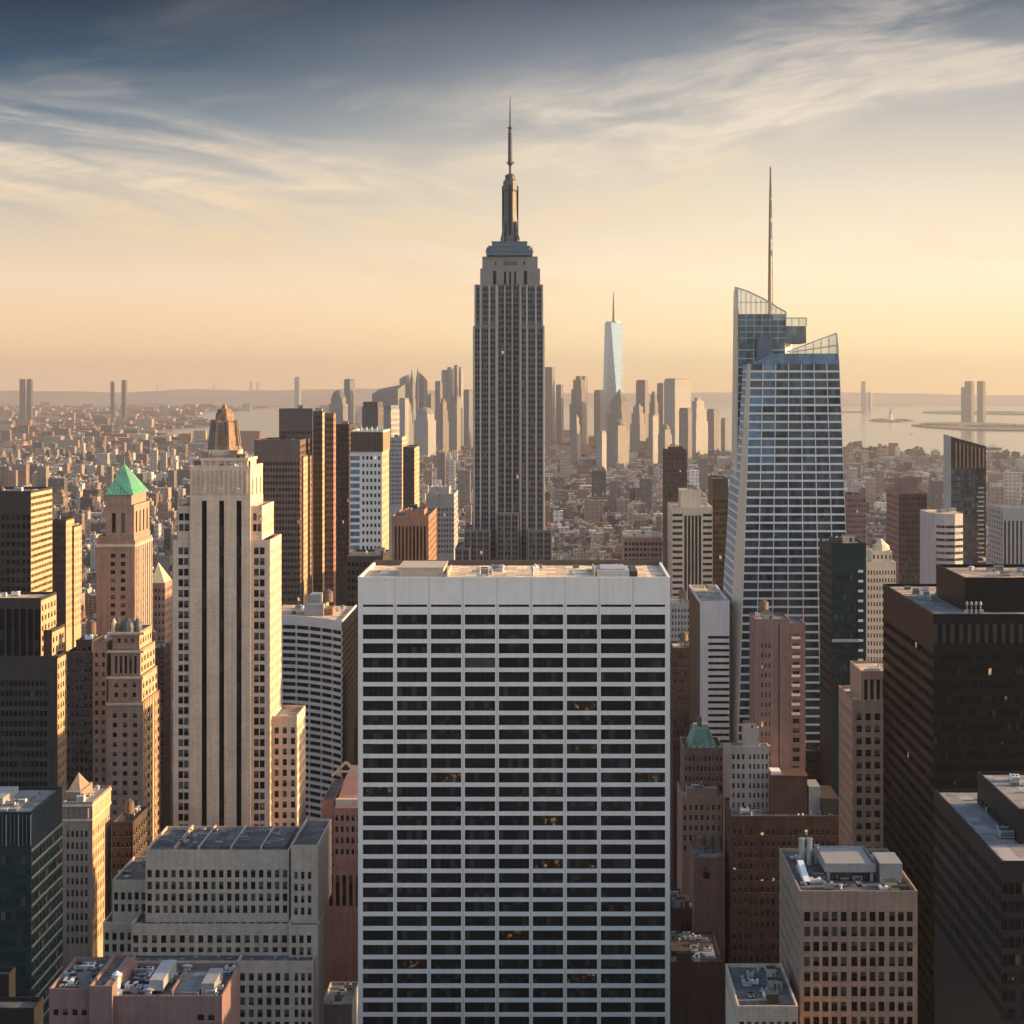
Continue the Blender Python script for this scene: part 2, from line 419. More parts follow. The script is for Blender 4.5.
# ------------------------------------------------------------------ mesh builder
class MB:
    def __init__(s):
        s.v, s.f, s.mi, s.t = [], [], [], []
        s.tint = None

    def face(s, pts, mi=0):
        n = len(s.v)
        s.v.extend(pts)
        s.f.append(tuple(range(n, n + len(pts))))
        s.mi.append(mi)
        s.t.append(s.tint)

    def box(s, x0, x1, y0, y1, z0, z1, mi=0, bottom=False, top=True):
        p = [(x0, y0, z0), (x1, y0, z0), (x1, y1, z0), (x0, y1, z0), (x0, y0, z1), (x1, y0, z1), (x1, y1, z1), (x0, y1, z1)]
        q = [(0, 1, 5, 4), (1, 2, 6, 5), (2, 3, 7, 6), (3, 0, 4, 7)]
        if top:
            q.append((4, 5, 6, 7))
        if bottom:
            q.append((3, 2, 1, 0))
        for a in q:
            s.face([p[i] for i in a], mi)

    def prism(s, pts, z0, z1, mi=0, top=True, z1s=None):
        """vertical prism on a counter-clockwise plan; z1s gives each corner its own height"""
        n = len(pts)
        zt = z1s or [z1] * n
        for i in range(n):
            a, b = pts[i], pts[(i + 1) % n]
            s.face([(a[0], a[1], z0), (b[0], b[1], z0), (b[0], b[1], zt[(i + 1) % n]), (a[0], a[1], zt[i])], mi)
        if top:
            s.face([(pts[i][0], pts[i][1], zt[i]) for i in range(n)], mi)

    def loft(s, p0, z0, p1, z1, mi=0, top=True):
        n = len(p0)
        for i in range(n):
            j = (i + 1) % n
            s.face([(*p0[i], z0), (*p0[j], z0), (*p1[j], z1), (*p1[i], z1)], mi)
        if top:
            s.face([(*q, z1) for q in p1], mi)

    def pyramid(s, x0, x1, y0, y1, z0, apex, mi=0):
        c = [(x0, y0, z0), (x1, y0, z0), (x1, y1, z0), (x0, y1, z0)]
        for i in range(4):
            s.face([c[i], c[(i + 1) % 4], apex], mi)

    def lathe(s, cx, cy, prof, n=12, mi=0, rot=0.0):
        ring = lambda r: [(cx + r * math.cos(rot + 2 * math.pi * i / n), cy + r * math.sin(rot + 2 * math.pi * i / n)) for i in range(n)]
        for (r0, z0), (r1, z1) in zip(prof, prof[1:]):
            s.loft(ring(max(r0, .01)), z0, ring(max(r1, .01)), z1, mi, False)
        s.face([(*q, prof[-1][1]) for q in ring(max(prof[-1][0], .01))], mi)

    def bar(s, a, b, r, mi=0):
        """square bar between two points"""
        a, b = Vector(a), Vector(b)
        d = (b - a).normalized()
        u = d.cross(Vector((0, 0, 1)) if abs(d.z) < .9 else Vector((1, 0, 0))).normalized() * r
        q = d.cross(u).normalized() * r
        c0 = [a + u + q, a - u + q, a - u - q, a + u - q]
        c1 = [p + (b - a) for p in c0]
        for i in range(4):
            j = (i + 1) % 4
            s.face([tuple(c0[i]), tuple(c0[j]), tuple(c1[j]), tuple(c1[i])], mi)
        s.face([tuple(p) for p in c1], mi)

    def mesh(s, name, mats, off=(0, 0, 0)):
        me = bpy.data.meshes.new(name)
        ox, oy, oz = off
        me.from_pydata([(x - ox, y - oy, z - oz) for x, y, z in s.v], [], s.f)
        for m in mats:
            me.materials.append(m)
        if len(mats) > 1:
            me.polygons.foreach_set('material_index', s.mi)
        if s.t and s.t[0] is not None:
            a = me.color_attributes.new('tint', 'FLOAT_COLOR', 'CORNER')
            buf = []
            for f, t_ in zip(s.f, s.t):
                buf.extend(t_ * len(f))
            a.data.foreach_set('color', buf)
        me.update()
        return me

    def build(s, name, mats, parent=None):
        if not s.f:
            return None
        if not isinstance(mats, (list, tuple)):
            mats = [mats]
        off = parent_world(parent) if parent else (0, 0, 0)
        o = bpy.data.objects.new(name, s.mesh(name, mats, off))
        COL.objects.link(o)
        if parent:
            o.parent = parent
        return o


def parent_world(p):
    x = y = z = 0.0
    while p is not None:
        x += p.location.x; y += p.location.y; z += p.location.z
        p = p.parent
    return (x, y, z)


def thing(name, label, cat, loc, group=None):
    o = bpy.data.objects.new(name, None)
    COL.objects.link(o)
    o.location = loc
    o['label'] = label
    o['category'] = cat
    if group:
        o['group'] = group
    return o


def put(name, me, loc, parent, rz=0.0, scale=None):
    o = bpy.data.objects.new(name, me)
    COL.objects.link(o)
    if parent:
        p = parent_world(parent)
        o.parent = parent
        loc = (loc[0] - p[0], loc[1] - p[1], loc[2] - p[2])
    o.location = loc
    if rz:
        o.rotation_euler = (0, 0, rz)
    if scale:
        o.scale = scale
    return o


def X(px, Y): return (px - CX) / F * Y
def Z(py, Y): return CZ - (py - CY) / F * Y
def PX(x, y): return CX + x * F / y
def PY(z, y): return CY + (CZ - z) * F / y


# ------------------------------------------------------------------ windows
PANES = {}
STY = {  # style: glass, vertical bars, horizontal bars, bar material, chance blind, chance warm, chance lit
    'plain': (glass_dark, 0, 0, frame_dark, .10, .010, .004),
    'sash': (glass_dark, 0, 1, frame_brown, .14, .010, .002),
    'pair': (glass_dark, 1, 1, frame_dark, .12, .010, .002),
    'band': (glass_dark, 5, 0, frame_dark, .015, .035, .0),
    'shaft': (glass_dark, 0, 0, frame_dark, .08, .004, .002),
    'goldpane': (glass_gold_reflection, 0, 0, frame_dark, .0, .0, .0),
    'strip': (glass_dark, 0, 0, frame_dark, 0, 0, 0),
    'brown': (glass_brown, 0, 0, frame_brown, .06, .01, .003),
    'black': (glass_black, 1, 0, frame_dark, .03, .02, .002),
    'green': (glass_green, 1, 0, frame_dark, .10, .01, .004),
    'blue': (glass_blue, 0, 0, aluminium, .03, .0, .0),
    'paleblue': (glass_blueb, 0, 0, aluminium, .0, .0, .0),
    'litty': (glass_dark, 1, 1, frame_brown, .12, .02, .045),
}


def glass_of(style):
    gl, nv, nh, fm, pb, pw, pl = STY[style]
    r = random.random()
    if r < pl: return glass_lit
    if r < pl + pw: return glass_warm
    if r < pl + pw + pb: return glass_blind
    return gl


BLINDS = (0, 0, 0, .25, .45, .7)


def pane_mesh(w_, h_, style, gm):
    dressed = style in ('sash', 'pair', 'litty', 'plain')
    bl = random.choice(BLINDS) if dressed else 0
    key = (round(w_, 2), round(h_, 2), style, gm.name, bl)
    if key not in PANES:
        gl, nv, nh, fm = STY[style][:4]
        b = MB()
        b.face([(-w_ / 2, 0, 0), (w_ / 2, 0, 0), (w_ / 2, 0, h_), (-w_ / 2, 0, h_)], 0)
        t_ = 0.05
        for i in range(nv):
            x = -w_ / 2 + w_ * (i + 1) / (nv + 1)
            b.box(x - t_, x + t_, -0.08, -0.004, 0, h_, 1)
        for i in range(nh):
            z = h_ * (i + 1) / (nh + 1)
            b.box(-w_ / 2, w_ / 2, -0.06, -0.003, z - t_, z + t_, 1)
        if bl:
            b.face([(-w_ / 2, -.01, h_ * (1 - bl)), (w_ / 2, -.01, h_ * (1 - bl)), (w_ / 2, -.01, h_), (-w_ / 2, -.01, h_)], 2)
        if dressed:
            b.box(-w_ / 2 + .005, w_ / 2 - .005, -.36, -.006, .004, .1, 3, True)
        PANES[key] = b.mesh('window', [gm, fm, blind_cloth, sill_stone])
    return PANES[key]


def emit_windows(root, wins, cap=100):
    """wins: (centre-bottom point, outward normal, width, height, style). The ones that show largest become parts, the rest one stuff part"""
    if not wins:
        return
    def area(q):
        (x, y, z), n, w_, h_, st = q
        d = Vector((-x, -y, CZ - z - h_ / 2))
        c = max(0.0, d.normalized().dot(Vector((n[0], n[1], 0))))
        px, py = PX(x, y), PY(z + h_ / 2, y)
        inside = -5 < px < 1029 and py < 1026
        return w_ * h_ * c / d.length_squared * (1 if inside else 0.01) * (1.0 + z * 1e-5)
    wins = sorted(wins, key=area, reverse=True)
    for (p, n, w_, h_, st) in wins[:cap]:
        rz = 0.0 if n[1] < -.99 else math.atan2(n[1], n[0]) + math.pi / 2
        put('window', pane_mesh(w_, h_, st, glass_of(st)), p, root, rz)
    rest = wins[cap:]
    if rest:
        b = MB()
        mats, idx = [], {}
        def ix(m):
            if m.name not in idx:
                idx[m.name] = len(mats); mats.append(m)
            return idx[m.name]
        for (p, n, w_, h_, st) in rest:
            ux, uy = -n[1], n[0]
            x, y, z = p
            a, c = w_ / 2, h_
            b.face([(x - ux * a, y - uy * a, z), (x + ux * a, y + uy * a, z), (x + ux * a, y + uy * a, z + c), (x - ux * a, y - uy * a, z + c)], ix(glass_of(st)))
            if st in ('sash', 'pair', 'litty', 'plain'):
                bl = random.choice(BLINDS)
                if bl:
                    ox, oy = n[0] * .012, n[1] * .012
                    b.face([(x - ux * a + ox, y - uy * a + oy, z + c * (1 - bl)), (x + ux * a + ox, y + uy * a + oy, z + c * (1 - bl)), (x + ux * a + ox, y + uy * a + oy, z + c), (x - ux * a + ox, y - uy * a + oy, z + c)], ix(blind_cloth))
            for i in range(STY[st][1]):
                q = -a + w_ * (i + 1) / (STY[st][1] + 1)
                e = .05
                ox, oy = n[0] * .04, n[1] * .04
                b.face([(x + ux * (q - e) + ox, y + uy * (q - e) + oy, z), (x + ux * (q + e) + ox, y + uy * (q + e) + oy, z),
                        (x + ux * (q + e) + ox, y + uy * (q + e) + oy, z + c), (x + ux * (q - e) + ox, y + uy * (q - e) + oy, z + c)], ix(STY[st][3]))
        o = b.build('window', mats, root)
        o['kind'] = 'stuff'


def facade(mb, O, U, N, W, z0, z1, us, vs, rec, mi, wins, style):
    """wall with real openings: us are intervals along U, vs intervals of height; panes sit rec behind the face"""
    P = lambda u_, z_, d=0.0: (O[0] + U[0] * u_ - N[0] * d, O[1] + U[1] * u_ - N[1] * d, z_)
    us = [(a, b) for a, b in us if b - a > .02]
    vs = sorted([(a, b) for a, b in vs if b - a > .02])
    if not us or not vs:
        mb.face([P(0, z0), P(W, z0), P(W, z1), P(0, z1)], mi)
        return
    zc = z0
    for (c, d) in vs:
        if c - zc > 1e-4:
            mb.face([P(0, zc), P(W, zc), P(W, c), P(0, c)], mi)
        uc = 0.0
        for (a, b) in us:
            if a - uc > 1e-4:
                mb.face([P(uc, c), P(a, c), P(a, d), P(uc, d)], mi)
            mb.face([P(a, c), P(b, c), P(b, c, rec), P(a, c, rec)], mi)
            mb.face([P(a, d, rec), P(b, d, rec), P(b, d), P(a, d)], mi)
            mb.face([P(a, c), P(a, c, rec), P(a, d, rec), P(a, d)], mi)
            mb.face([P(b, c, rec), P(b, c), P(b, d), P(b, d, rec)], mi)
            wins.append((P((a + b) / 2, c, rec), N, b - a, d - c, style))
            uc = b
        if W - uc > 1e-4:
            mb.face([P(uc, c), P(W, c), P(W, d), P(uc, d)], mi)
        zc = d
    if z1 - zc > 1e-4:
        mb.face([P(0, zc), P(W, zc), P(W, z1), P(0, z1)], mi)


def rows(z0, z1, fh, hf, top, zmin):
    out, z = [], z1 - top
    while z - fh * hf > max(z0 + .4, zmin):
        out.append((z - fh * hf, z))
        z -= fh
    return out


def cols(W, n, wf, edge=0.0):
    p = (W - 2 * edge) / n
    return [(edge + p * (i + .5 - wf / 2), edge + p * (i + .5 + wf / 2)) for i in range(n)]


def wall_side(mb, O, U, N, W, z0, z1, spec, zmin, wins):
    """spec: one dict, or a list of dicts each with its share 'w' of the width"""
    if spec is None:
        mb.face([(O[0], O[1], z0), (O[0] + U[0] * W, O[1] + U[1] * W, z0), (O[0] + U[0] * W, O[1] + U[1] * W, z1), (O[0], O[1], z1)], 0)
        return
    segs = spec if isinstance(spec, list) else [spec]
    tot = sum(s.get('w', 1) for s in segs)
    u0 = 0.0
    for s in segs:
        w_ = W * s.get('w', 1) / tot
        o = (O[0] + U[0] * u0, O[1] + U[1] * u0)
        u0 += w_
        mi = s.get('mi', 0)
        if 'n' not in s:
            mb.face([(o[0], o[1], z0), (o[0] + U[0] * w_, o[1] + U[1] * w_, z0), (o[0] + U[0] * w_, o[1] + U[1] * w_, z1), (o[0], o[1], z1)], mi)
            continue
        us = cols(w_, s['n'], s.get('wf', .5), s.get('edge', 0.0))
        if s.get('tall'):
            vs = [(max(z0 + .2, zmin - 10), z1 - s.get('top', 1.0))]
        else:
            vs = rows(z0, z1, s.get('fh', 3.7), s.get('hf', .55), s.get('top', 2.0), zmin)
            if s.get('max'): vs = vs[:s['max']]
        facade(mb, o, U, N, w_, z0, z1, us, vs, s.get('rec', .3), mi, wins, s.get('st', 'plain'))


class Bldg:
    ALL = []

    def __init__(s, name, label, short, Yf, x0, x1, ybot, wall, cat='building', group=None):
        s.x0, s.x1, s.ybot, s.Y, s.short = x0, x1, ybot, Yf, short
        s.root = thing(name, label, cat, (X((x0 + x1) / 2, Yf), Yf, BASE), group)
        s.wall = MB()
        s.mats = wall if isinstance(wall, list) else [wall]
        s.wins = []
        s.foot = []
        s.ytop = 9999
        Bldg.ALL.append(s)

    def tier(s, x0, x1, yt, D, front=None, side=None, Yf=None, z0=None, roof=roof_grey, par=1.0, parmat=None, yb=None, pt=.4, z1=None):
        Yf = Yf or s.Y
        xa, xb = X(x0, Yf), X(x1, Yf)
        z1 = Z(yt, Yf) if z1 is None else z1
        z0 = BASE if z0 is None else z0
        y0, y1 = Yf, Yf + D
        zmin = Z((yb or s.ybot) + 8, Yf)
        zw = z1 - par
        wall_side(s.wall, (xa, y0), (1, 0), (0, -1), xb - xa, z0, zw, front, zmin, s.wins)
        rs = side if x1 < CX + 5 else None
        ls = side if x0 > CX - 5 else None
        wall_side(s.wall, (xb, y0), (0, 1), (1, 0), D, z0, zw, rs, zmin, s.wins)
        wall_side(s.wall, (xb, y1), (-1, 0), (0, 1), xb - xa, z0, zw, None, zmin, s.wins)
        wall_side(s.wall, (xa, y1), (0, -1), (-1, 0), D, z0, zw, ls, zmin, s.wins)
        if roof:
            b = MB()
            b.face([(xa, y0, zw - .02), (xb, y0, zw - .02), (xb, y1, zw - .02), (xa, y1, zw - .02)])
            b.build('roof', roof, s.root)
        if par > 0:
            b, e = MB(), .06
            b.box(xa - e, xb + e, y0 - e, y0 + pt, zw, z1, bottom=True)
            b.box(xa - e, xb + e, y1 - pt, y1 + e, zw, z1, bottom=True)
            b.box(xa - e, xa + pt, y0 + pt, y1 - pt, zw, z1, bottom=True)
            b.box(xb - pt, xb + e, y0 + pt, y1 - pt, zw, z1, bottom=True)
            b.build('parapet', parmat or s.mats[0], s.root)
        s.foot.append((xa, xb, y0, y1))
        s.ytop = min(s.ytop, yt)
        return xa, xb, y0, y1, z0, zw

    def part(s, name, mb, mats):
        return mb.build(name, mats, s.root)

    def done(s, cap=100):
        s.wall.build('wall', s.mats, s.root)
        emit_windows(s.root, s.wins, cap)
        return s


# ------------------------------------------------------------------ rooftop equipment (parts of their building)
def eq_air(wm):
    b = MB()
    b.box(-1, 1, -1, 1, 0.15, 1.0, 0, True)
    for i in range(5):
        z = .3 + i * .12
        b.box(-.9, .9, -1.03, -1.003, z, z + .06, 1, True)
    b.lathe(-.45, 0, [(.36, 1.0), (.36, 1.14), (.3, 1.14), (.3, 1.06)], 12, 1)
    b.lathe(.45, 0, [(.36, 1.0), (.36, 1.14), (.3, 1.14), (.3, 1.06)], 12, 1)
    for x in (-.8, .8):
        b.box(x - .1, x + .1, -.9, .9, 0, .15, 1)
    return b.mesh('air_handler', [wm, frame_dark])


def eq_vent():
    b = MB()
    b.lathe(0, 0, [(.5, 0), (.5, .55), (.75, .6), (.75, .8), (.2, 1.0)], 12)
    return b.mesh('vent', [duct_metal])


def eq_bulk(m):
    b = MB()
    b.box(-1, 1, -1, 1, 0, .94)
    b.box(-1.06, 1.06, -1.06, 1.06, .94, 1.0, 1, True)
    b.box(.2, .55, -1.02, -1.003, 0.02, .6, 1, True)
    return b.mesh('bulkhead', [m, frame_dark])


def eq_duct():
    b = MB()
    b.box(-1, .75, -.12, .12, .25, .75, 0, True)
    b.box(.75, 1, -.12, 1, .25, .75, 0, True)
    for x in (-.8, -.2, .4):
        b.box(x - .02, x + .02, -.14, .14, 0, .25)
    return b.mesh('duct', [duct_metal])


def eq_pipe():
    b = MB()
    for q in (-.5, .1, .5):
        b.box(-1, 1, q - .09, q + .09, .35, .55, 0, True)
    for x in (-.9, -.3, .3, .9):
        b.box(x - .03, x + .03, -.65, .65, 0, .35, 1)
    b.box(.7, .85, -.6, .6, .55, 1.0, 1, True)
    return b.mesh('pipe_run', [duct_metal, frame_dark])


def eq_rail():
    b = MB()
    for x in (-1, -.5, 0, .5, 1):
        b.box(x - .012, x + .012, -.03, .03, 0, 1.0)
    for z in (.5, .96):
        b.box(-1, 1, -.02, .02, z, z + .05, 0, True)
    return b.mesh('railing', [unit_grey])


def tank_parts(parent, x, y, z, r=2.0, h=4.0, name='water_tank'):
    b = MB()
    b.lathe(x, y, [(r, z + 2.4), (r * .98, z + 2.4 + h)], 14)
    t_ = b.build(name, tank_wood, parent)
    b = MB()
    b.lathe(x, y, [(r * 1.08, z + 2.4 + h), (.05, z + 2.4 + h * 1.35)], 14)
    b.build('tank_roof', slate, t_)
    b = MB()
    for a in range(4):
        ax, ay = x + r * .75 * math.cos(a * math.pi / 2 + .7), y + r * .75 * math.sin(a * math.pi / 2 + .7)
        b.box(ax - .12, ax + .12, ay - .12, ay + .12, z, z + 2.4)
    b.build('tank_stand', frame_dark, t_)
    return t_


EQ = {'air_handler': [eq_air(unit_grey), eq_air(duct_metal), eq_air(unit_white)], 'vent': [eq_vent()], 'pipe_run': [eq_pipe()], 'railing': [eq_rail()],
      'bulkhead': [eq_bulk(unit_tan), eq_bulk(unit_grey), eq_bulk(brown_brick)], 'duct': [eq_duct()]}


def equip(parent, kind, x, y, z, sx, sy, sz, rz=0.0, pick=None):
    ms = EQ[kind]
    return put(kind, ms[pick if pick is not None else random.randrange(len(ms))], (x, y, z), parent, rz, (sx, sy, sz))


def clutter(b, xa, xb, y0, y1, z, n, big=1.0, tank=0):
    for i in range(n):
        x, y = random.uniform(xa + 2.5, xb - 2.5), random.uniform(y0 + 2.5, y1 - 2.5)
        k = random.random()
        if k < .4:
            equip(b.root, 'air_handler', x, y, z, random.uniform(.8, 1.7) * big, random.uniform(.8, 1.5) * big, random.uniform(1.2, 2.2) * big, random.choice([0, math.pi / 2]))
        elif k < .62:
            equip(b.root, 'vent', x, y, z, .6, .6, random.uniform(1, 2))
        elif k < .72:
            equip(b.root, 'pipe_run', x, y, z, random.uniform(1.5, 4) * big, 1.2, 1.0, random.choice([0, math.pi / 2]))
        elif k < .84:
            equip(b.root, 'duct', x, y, z, random.uniform(2, 4) * big, 2.2 * big, 1.6, random.choice([0, math.pi / 2, math.pi]))
        else:
            equip(b.root, 'bulkhead', x, y, z, random.uniform(1.2, 2.4) * big, random.uniform(1.2, 2.2) * big, random.uniform(2.4, 3.4))
    for i in range(tank):
        tank_parts(b.root, random.uniform(xa + 3, xb - 3), random.uniform(y0 + 4, y1 - 3), z, random.uniform(1.6, 2.2), random.uniform(3.2, 4.4))


def structure(name, mb, mats):
    o = mb.build(name, mats)
    o['kind'] = 'structure'
    return o


# ================================================================== THE SETTING: ground, water, islands, hills
def at_ground(px, py): 
    Y = CZ * F / (py - CY)
    return (X(px, Y), Y)


def ground_mat():
    m, k, p = new_mat('ground_asphalt')
    pos = k.node('ShaderNodeNewGeometry').outputs['Position']
    n = k.noise(pos, 0.004, 8, 0.7)
    n2 = k.noise(pos, 0.03, 4, 0.6)
    col = k.ramp(k.m('ADD', k.m('MULTIPLY', n, .6), k.m('MULTIPLY', n2, .4)), [(0.3, (0.045, 0.042, 0.04)), (0.5, (0.09, 0.075, 0.065)), (0.66, (0.15, 0.11, 0.09))])
    x, y, z = k.sep(pos)
    near = k.m('SUBTRACT', 1.0, k.step(y, 1500.0, 4500.0))
    col = k.mix(near, col, k.mix(n2, (0.04, 0.04, 0.042, 1), (0.065, 0.062, 0.06, 1)))
    k.l.new(col, p.inputs['Base Color'])
    p.inputs['Roughness'].default_value = 0.9
    return m


b = MB()
b.face([(-19000, -3000, 0), (19000, -3000, 0), (19000, 32900, 0), (-19000, 32900, 0)])
structure('ground', b, ground_mat())

m, k, p = new_mat('harbour_water')
pos = k.node('ShaderNodeNewGeometry').outputs['Position']
p.inputs['Base Color'].default_value = (0.03, 0.045, 0.055, 1)
p.inputs['Roughness'].default_value = 0.13
p.inputs['IOR'].default_value = 1.33
bp = k.node('ShaderNodeBump')
bp.inputs['Strength'].default_value = 0.12
bp.inputs['Distance'].default_value = 1.0
k.l.new(k.noise(pos, 0.02, 6, 0.65), bp.inputs['Height'])
k.l.new(bp.outputs[0], p.inputs['Normal'])
water_m = m


def ground_poly(name, pix, z, mats):
    b = MB()
    b.face([(*at_ground(*q), z) for q in pix])
    return structure(name, b, mats)


ground_poly('harbour_water', [(560, 430), (640, 446), (690, 452), (742, 458), (800, 452), (850, 449), (880, 453), (930, 459), (990, 462), (1060, 466), (1150, 470),
                              (1150, 406.6), (1024, 406.2), (930, 405.9), (830, 405.7), (735, 405.5), (640, 405.6), (560, 406)], 0.6, water_m)
ground_poly('river_water', [(150, 437), (190, 438), (222, 441), (262, 442), (330, 446), (345, 436), (300, 420), (320, 406.5), (280, 406.5), (248, 411), (205, 413), (196, 417), (224, 422), (205, 428), (160, 431)], 0.6, water_m)
far_land = flat_mat('far_land', (0.06, 0.05, 0.042), 0.95, 0, 0.4, 0.002)


def island(pix, z, name='island'):
    """low land with a bank, as a thick slab"""
    b = MB()
    pl = [at_ground(*q) for q in pix]
    b.prism(pl, 0.2, z)
    return structure(name, b, far_land)


island([(869, 421.0), (880, 422.2), (900, 422.4), (914, 421.4), (905, 420.0), (888, 419.4), (876, 420.0)], 6)
island([(911, 426.0), (930, 428.0), (965, 430.4), (1000, 431.0), (1060, 431.5), (1060, 427.5), (1000, 424.2), (960, 423.2), (925, 423.6)], 8)
island([(922, 413.2), (950, 414.2), (1060, 415.6), (1060, 412.6), (950, 411.6)], 10)
island([(838, 412.6), (864, 412.8), (862, 411.9), (838, 411.6)], 8)
island([(192, 424.5), (215, 425.5), (240, 424.4), (232, 422.6), (205, 422.8)], 6)
# hills on the horizon
b = MB()
rnd = random.Random(5)
prof = [(-0.30, 150), (-0.262, 200), (-0.24, 195), (-0.2, 175), (-0.17, 235), (-0.14, 205), (-0.11, 225), (-0.08, 245), (-0.05, 205), (-0.02, 170), (0.03, 150), (0.08, 175), (0.12, 190), (0.16, 150), (0.20, 120), (0.25, 110), (0.32, 140)]
Yh = 31000
fine = []
for (a, ha), (c, hc) in zip(prof, prof[1:]):
    for i in range(6):
        q = i / 6
        fine.append((a + (c - a) * q, ha + (hc - ha) * (q * q * (3 - 2 * q)) + rnd.uniform(-6, 6)))
fine.append(prof[-1])
fine = [(a, h * 0.75 + 40) for a, h in fine]
for (a, ha), (c, hc) in zip(fine, fine[1:]):
    xa, xb = a * Yh, c * Yh
    b.face([(xa, Yh - 2500, 0), (xb, Yh - 2500, 0), (xb, Yh, hc), (xa, Yh, ha)])
    b.face([(xa, Yh, ha), (xb, Yh, hc), (xb * 1.05, Yh + 1800, 0), (xa * 1.05, Yh + 1800, 0)])
structure('hills', b, flat_mat('hill_land', (0.24, 0.18, 0.135), 0.95, 0, 0.3, 0.001))

# ================================================================== THE NAMED BUILDINGS
# ---- the white gridded slab in the middle
B = Bldg('office_slab', 'wide white gridded office slab with black window bands, centre foreground', 'the white gridded slab', 640, 358, 670, 1024, travertine, 'skyscraper')
xa, xb, Yf, z1 = X(358, 640), X(670, 640), 640, Z(577, 640)
W = xb - xa
zr = z1 - 1.0
px_m = 640 / F
us = cols(W, 9, .892, .9)
vs = [(z1 - (607.0 - 577) * px_m, z1 - (604.6 - 577) * px_m)]
zz = z1 - (614.6 - 577) * px_m
vs_w = []
while zz > 58:
    vs_w.append((zz - 3.05, zz))
    zz -= 4.325
facade(B.wall, (xa, Yf), (1, 0), (0, -1), W, BASE, vs[0][0] - .6, us, vs_w, .42, 0, B.wins, 'band')
facade(B.wall, (xa, Yf), (1, 0), (0, -1), W, vs[0][0] - .6, zr, us, vs, .42, 0, B.wins, 'strip')
D = 54
B.wall.face([(xb, Yf, 0), (xb, Yf + D, 0), (xb, Yf + D, zr), (xb, Yf, zr)])
B.wall.face([(xb, Yf + D, 0), (xa, Yf + D, 0), (xa, Yf + D, zr), (xb, Yf + D, zr)])
B.wall.face([(xa, Yf + D, 0), (xa, Yf, 0), (xa, Yf, zr), (xa, Yf + D, zr)])
b = MB()
b.box(xa - .05, xb + .05, Yf - .05, Yf + .7, zr, z1)
b.box(xa - .05, xa + .7, Yf + .7, Yf + D - .7, zr, z1)
b.box(xb - .7, xb + .05, Yf + .7, Yf + D - .7, zr, z1)
B.part('parapet', b, travertine)
b = MB()
b.face([(xa, Yf, zr - .02), (xb, Yf, zr - .02), (xb, Yf + D, zr - .02), (xa, Yf + D, zr - .02)])
B.part('roof', b, roof_sunlit)
b = MB(); b.box(xa - .05, xb + .05, Yf + D - .7, Yf + D + .05, zr, z1 + .7); B.part('rear_parapet', b, frame_brown)  # travertine like the rest; its shade is put in as dark brown
for i in range(1, 9):
    x = xa + .9 + (W - 1.8) * i / 9
    b = MB()
    b.box(x - .07, x + .07, Yf - .012, Yf - .002, 40, zr, bottom=True)
    B.part('panel_joint', b, joint_grey)
b = MB()
for i in range(1, 9):
    x = xa + .9 + (W - 1.8) * i / 9
    b.box(x - .07, x + .07, Yf - .062, Yf - .052, zr, z1 - .01, bottom=True)
B.part('parapet_joint', b, joint_grey)
b = MB(); x0_, x1_ = X(401, 662), X(445, 662)
b.box(x0_, x1_, 652, 676, zr, z1 + 1.5)
b.box(x0_ - .3, x1_ + .3, 651.7, 676.3, z1 + 1.5, z1 + 1.9, bottom=True)
B.part('penthouse', b, unit_tan)
b = MB(); b.box(X(596, 662), X(628, 662), 650, 670, zr, z1 + 1.0); b.box(X(600, 662), X(624, 662), 652, 668, z1 + 1.0, z1 + 1.5)
B.part('cooling_tower', b, duct_metal)
b = MB(); b.box(X(448, 662), X(449.5, 662), 651, 677, zr, z1 + .6); B.part('roof_wall', b, unit_tan)
b = MB(); b.box(X(593, 662), X(594.5, 662), 648, 678, zr, z1 + .8); B.part('roof_wall', b, unit_tan)
b = MB(); b.box(X(629, 664), X(636, 664), 652, 676, zr, z1 + .7); B.part('penthouse', b, frame_dark)
rnd = random.Random(3)
for i in range(9):
    equip(B.root, random.choice(['air_handler', 'vent', 'duct', 'vent']), X(476 + i * 3.2, 664), 655 + rnd.random() * 22, zr, 1.2, 1.0, rnd.uniform(1.2, 2.6))
for q in (533, 535, 537):
    equip(B.root, 'vent', X(q, 660), 655 + (q - 533), zr, .9, .9, 3.2 + .4 * (q == 535))
for i in range(14):
    equip(B.root, rnd.choice(['vent', 'air_handler', 'duct']), X(rnd.uniform(368, 660), 664), rnd.uniform(647, 686), zr, 1.0, .9, rnd.uniform(.7, 1.4))
B.foot.append((xa, xb, Yf, Yf + D)); B.ytop = 562
B.done()

# ---- the great spired tower
Y0 = 1350
B = Bldg('spired_skyscraper', 'tallest stepped stone skyscraper with a tapering needle spire, behind the white slab', 'the tall spired tower', Y0, 455, 552, 562, [tower_stone, spandrel_dark], 'skyscraper')
z_ = lambda py: Z(py, Y0)
bay = lambda n, w: dict(w=w, n=n, wf=.58, fh=3.75, hf=.60, top=1.2, st='shaft', rec=.25, mi=1)
pier = lambda w: dict(w=w)
wing_l = [pier(1.6), bay(2, 5.6), pier(1.4), bay(3, 7.4), pier(1.4), bay(2, 5.6), pier(1.4)]
wing_r = [pier(1.4), bay(2, 5.6), pier(1.4), bay(3, 7.4), pier(1.4), bay(2, 5.6), pier(1.8)]
core = [pier(.7), bay(2, 6), pier(1.1), bay(2, 6), pier(1.1), bay(2, 6), pier(.7)]
B.tier(473, 497, 326, 45, wing_l, None, par=.8)
B.tier(520, 544.5, 326, 45, wing_r, dict(n=14, wf=.4, fh=3.75, hf=.6, top=2, rec=.2), par=.8)
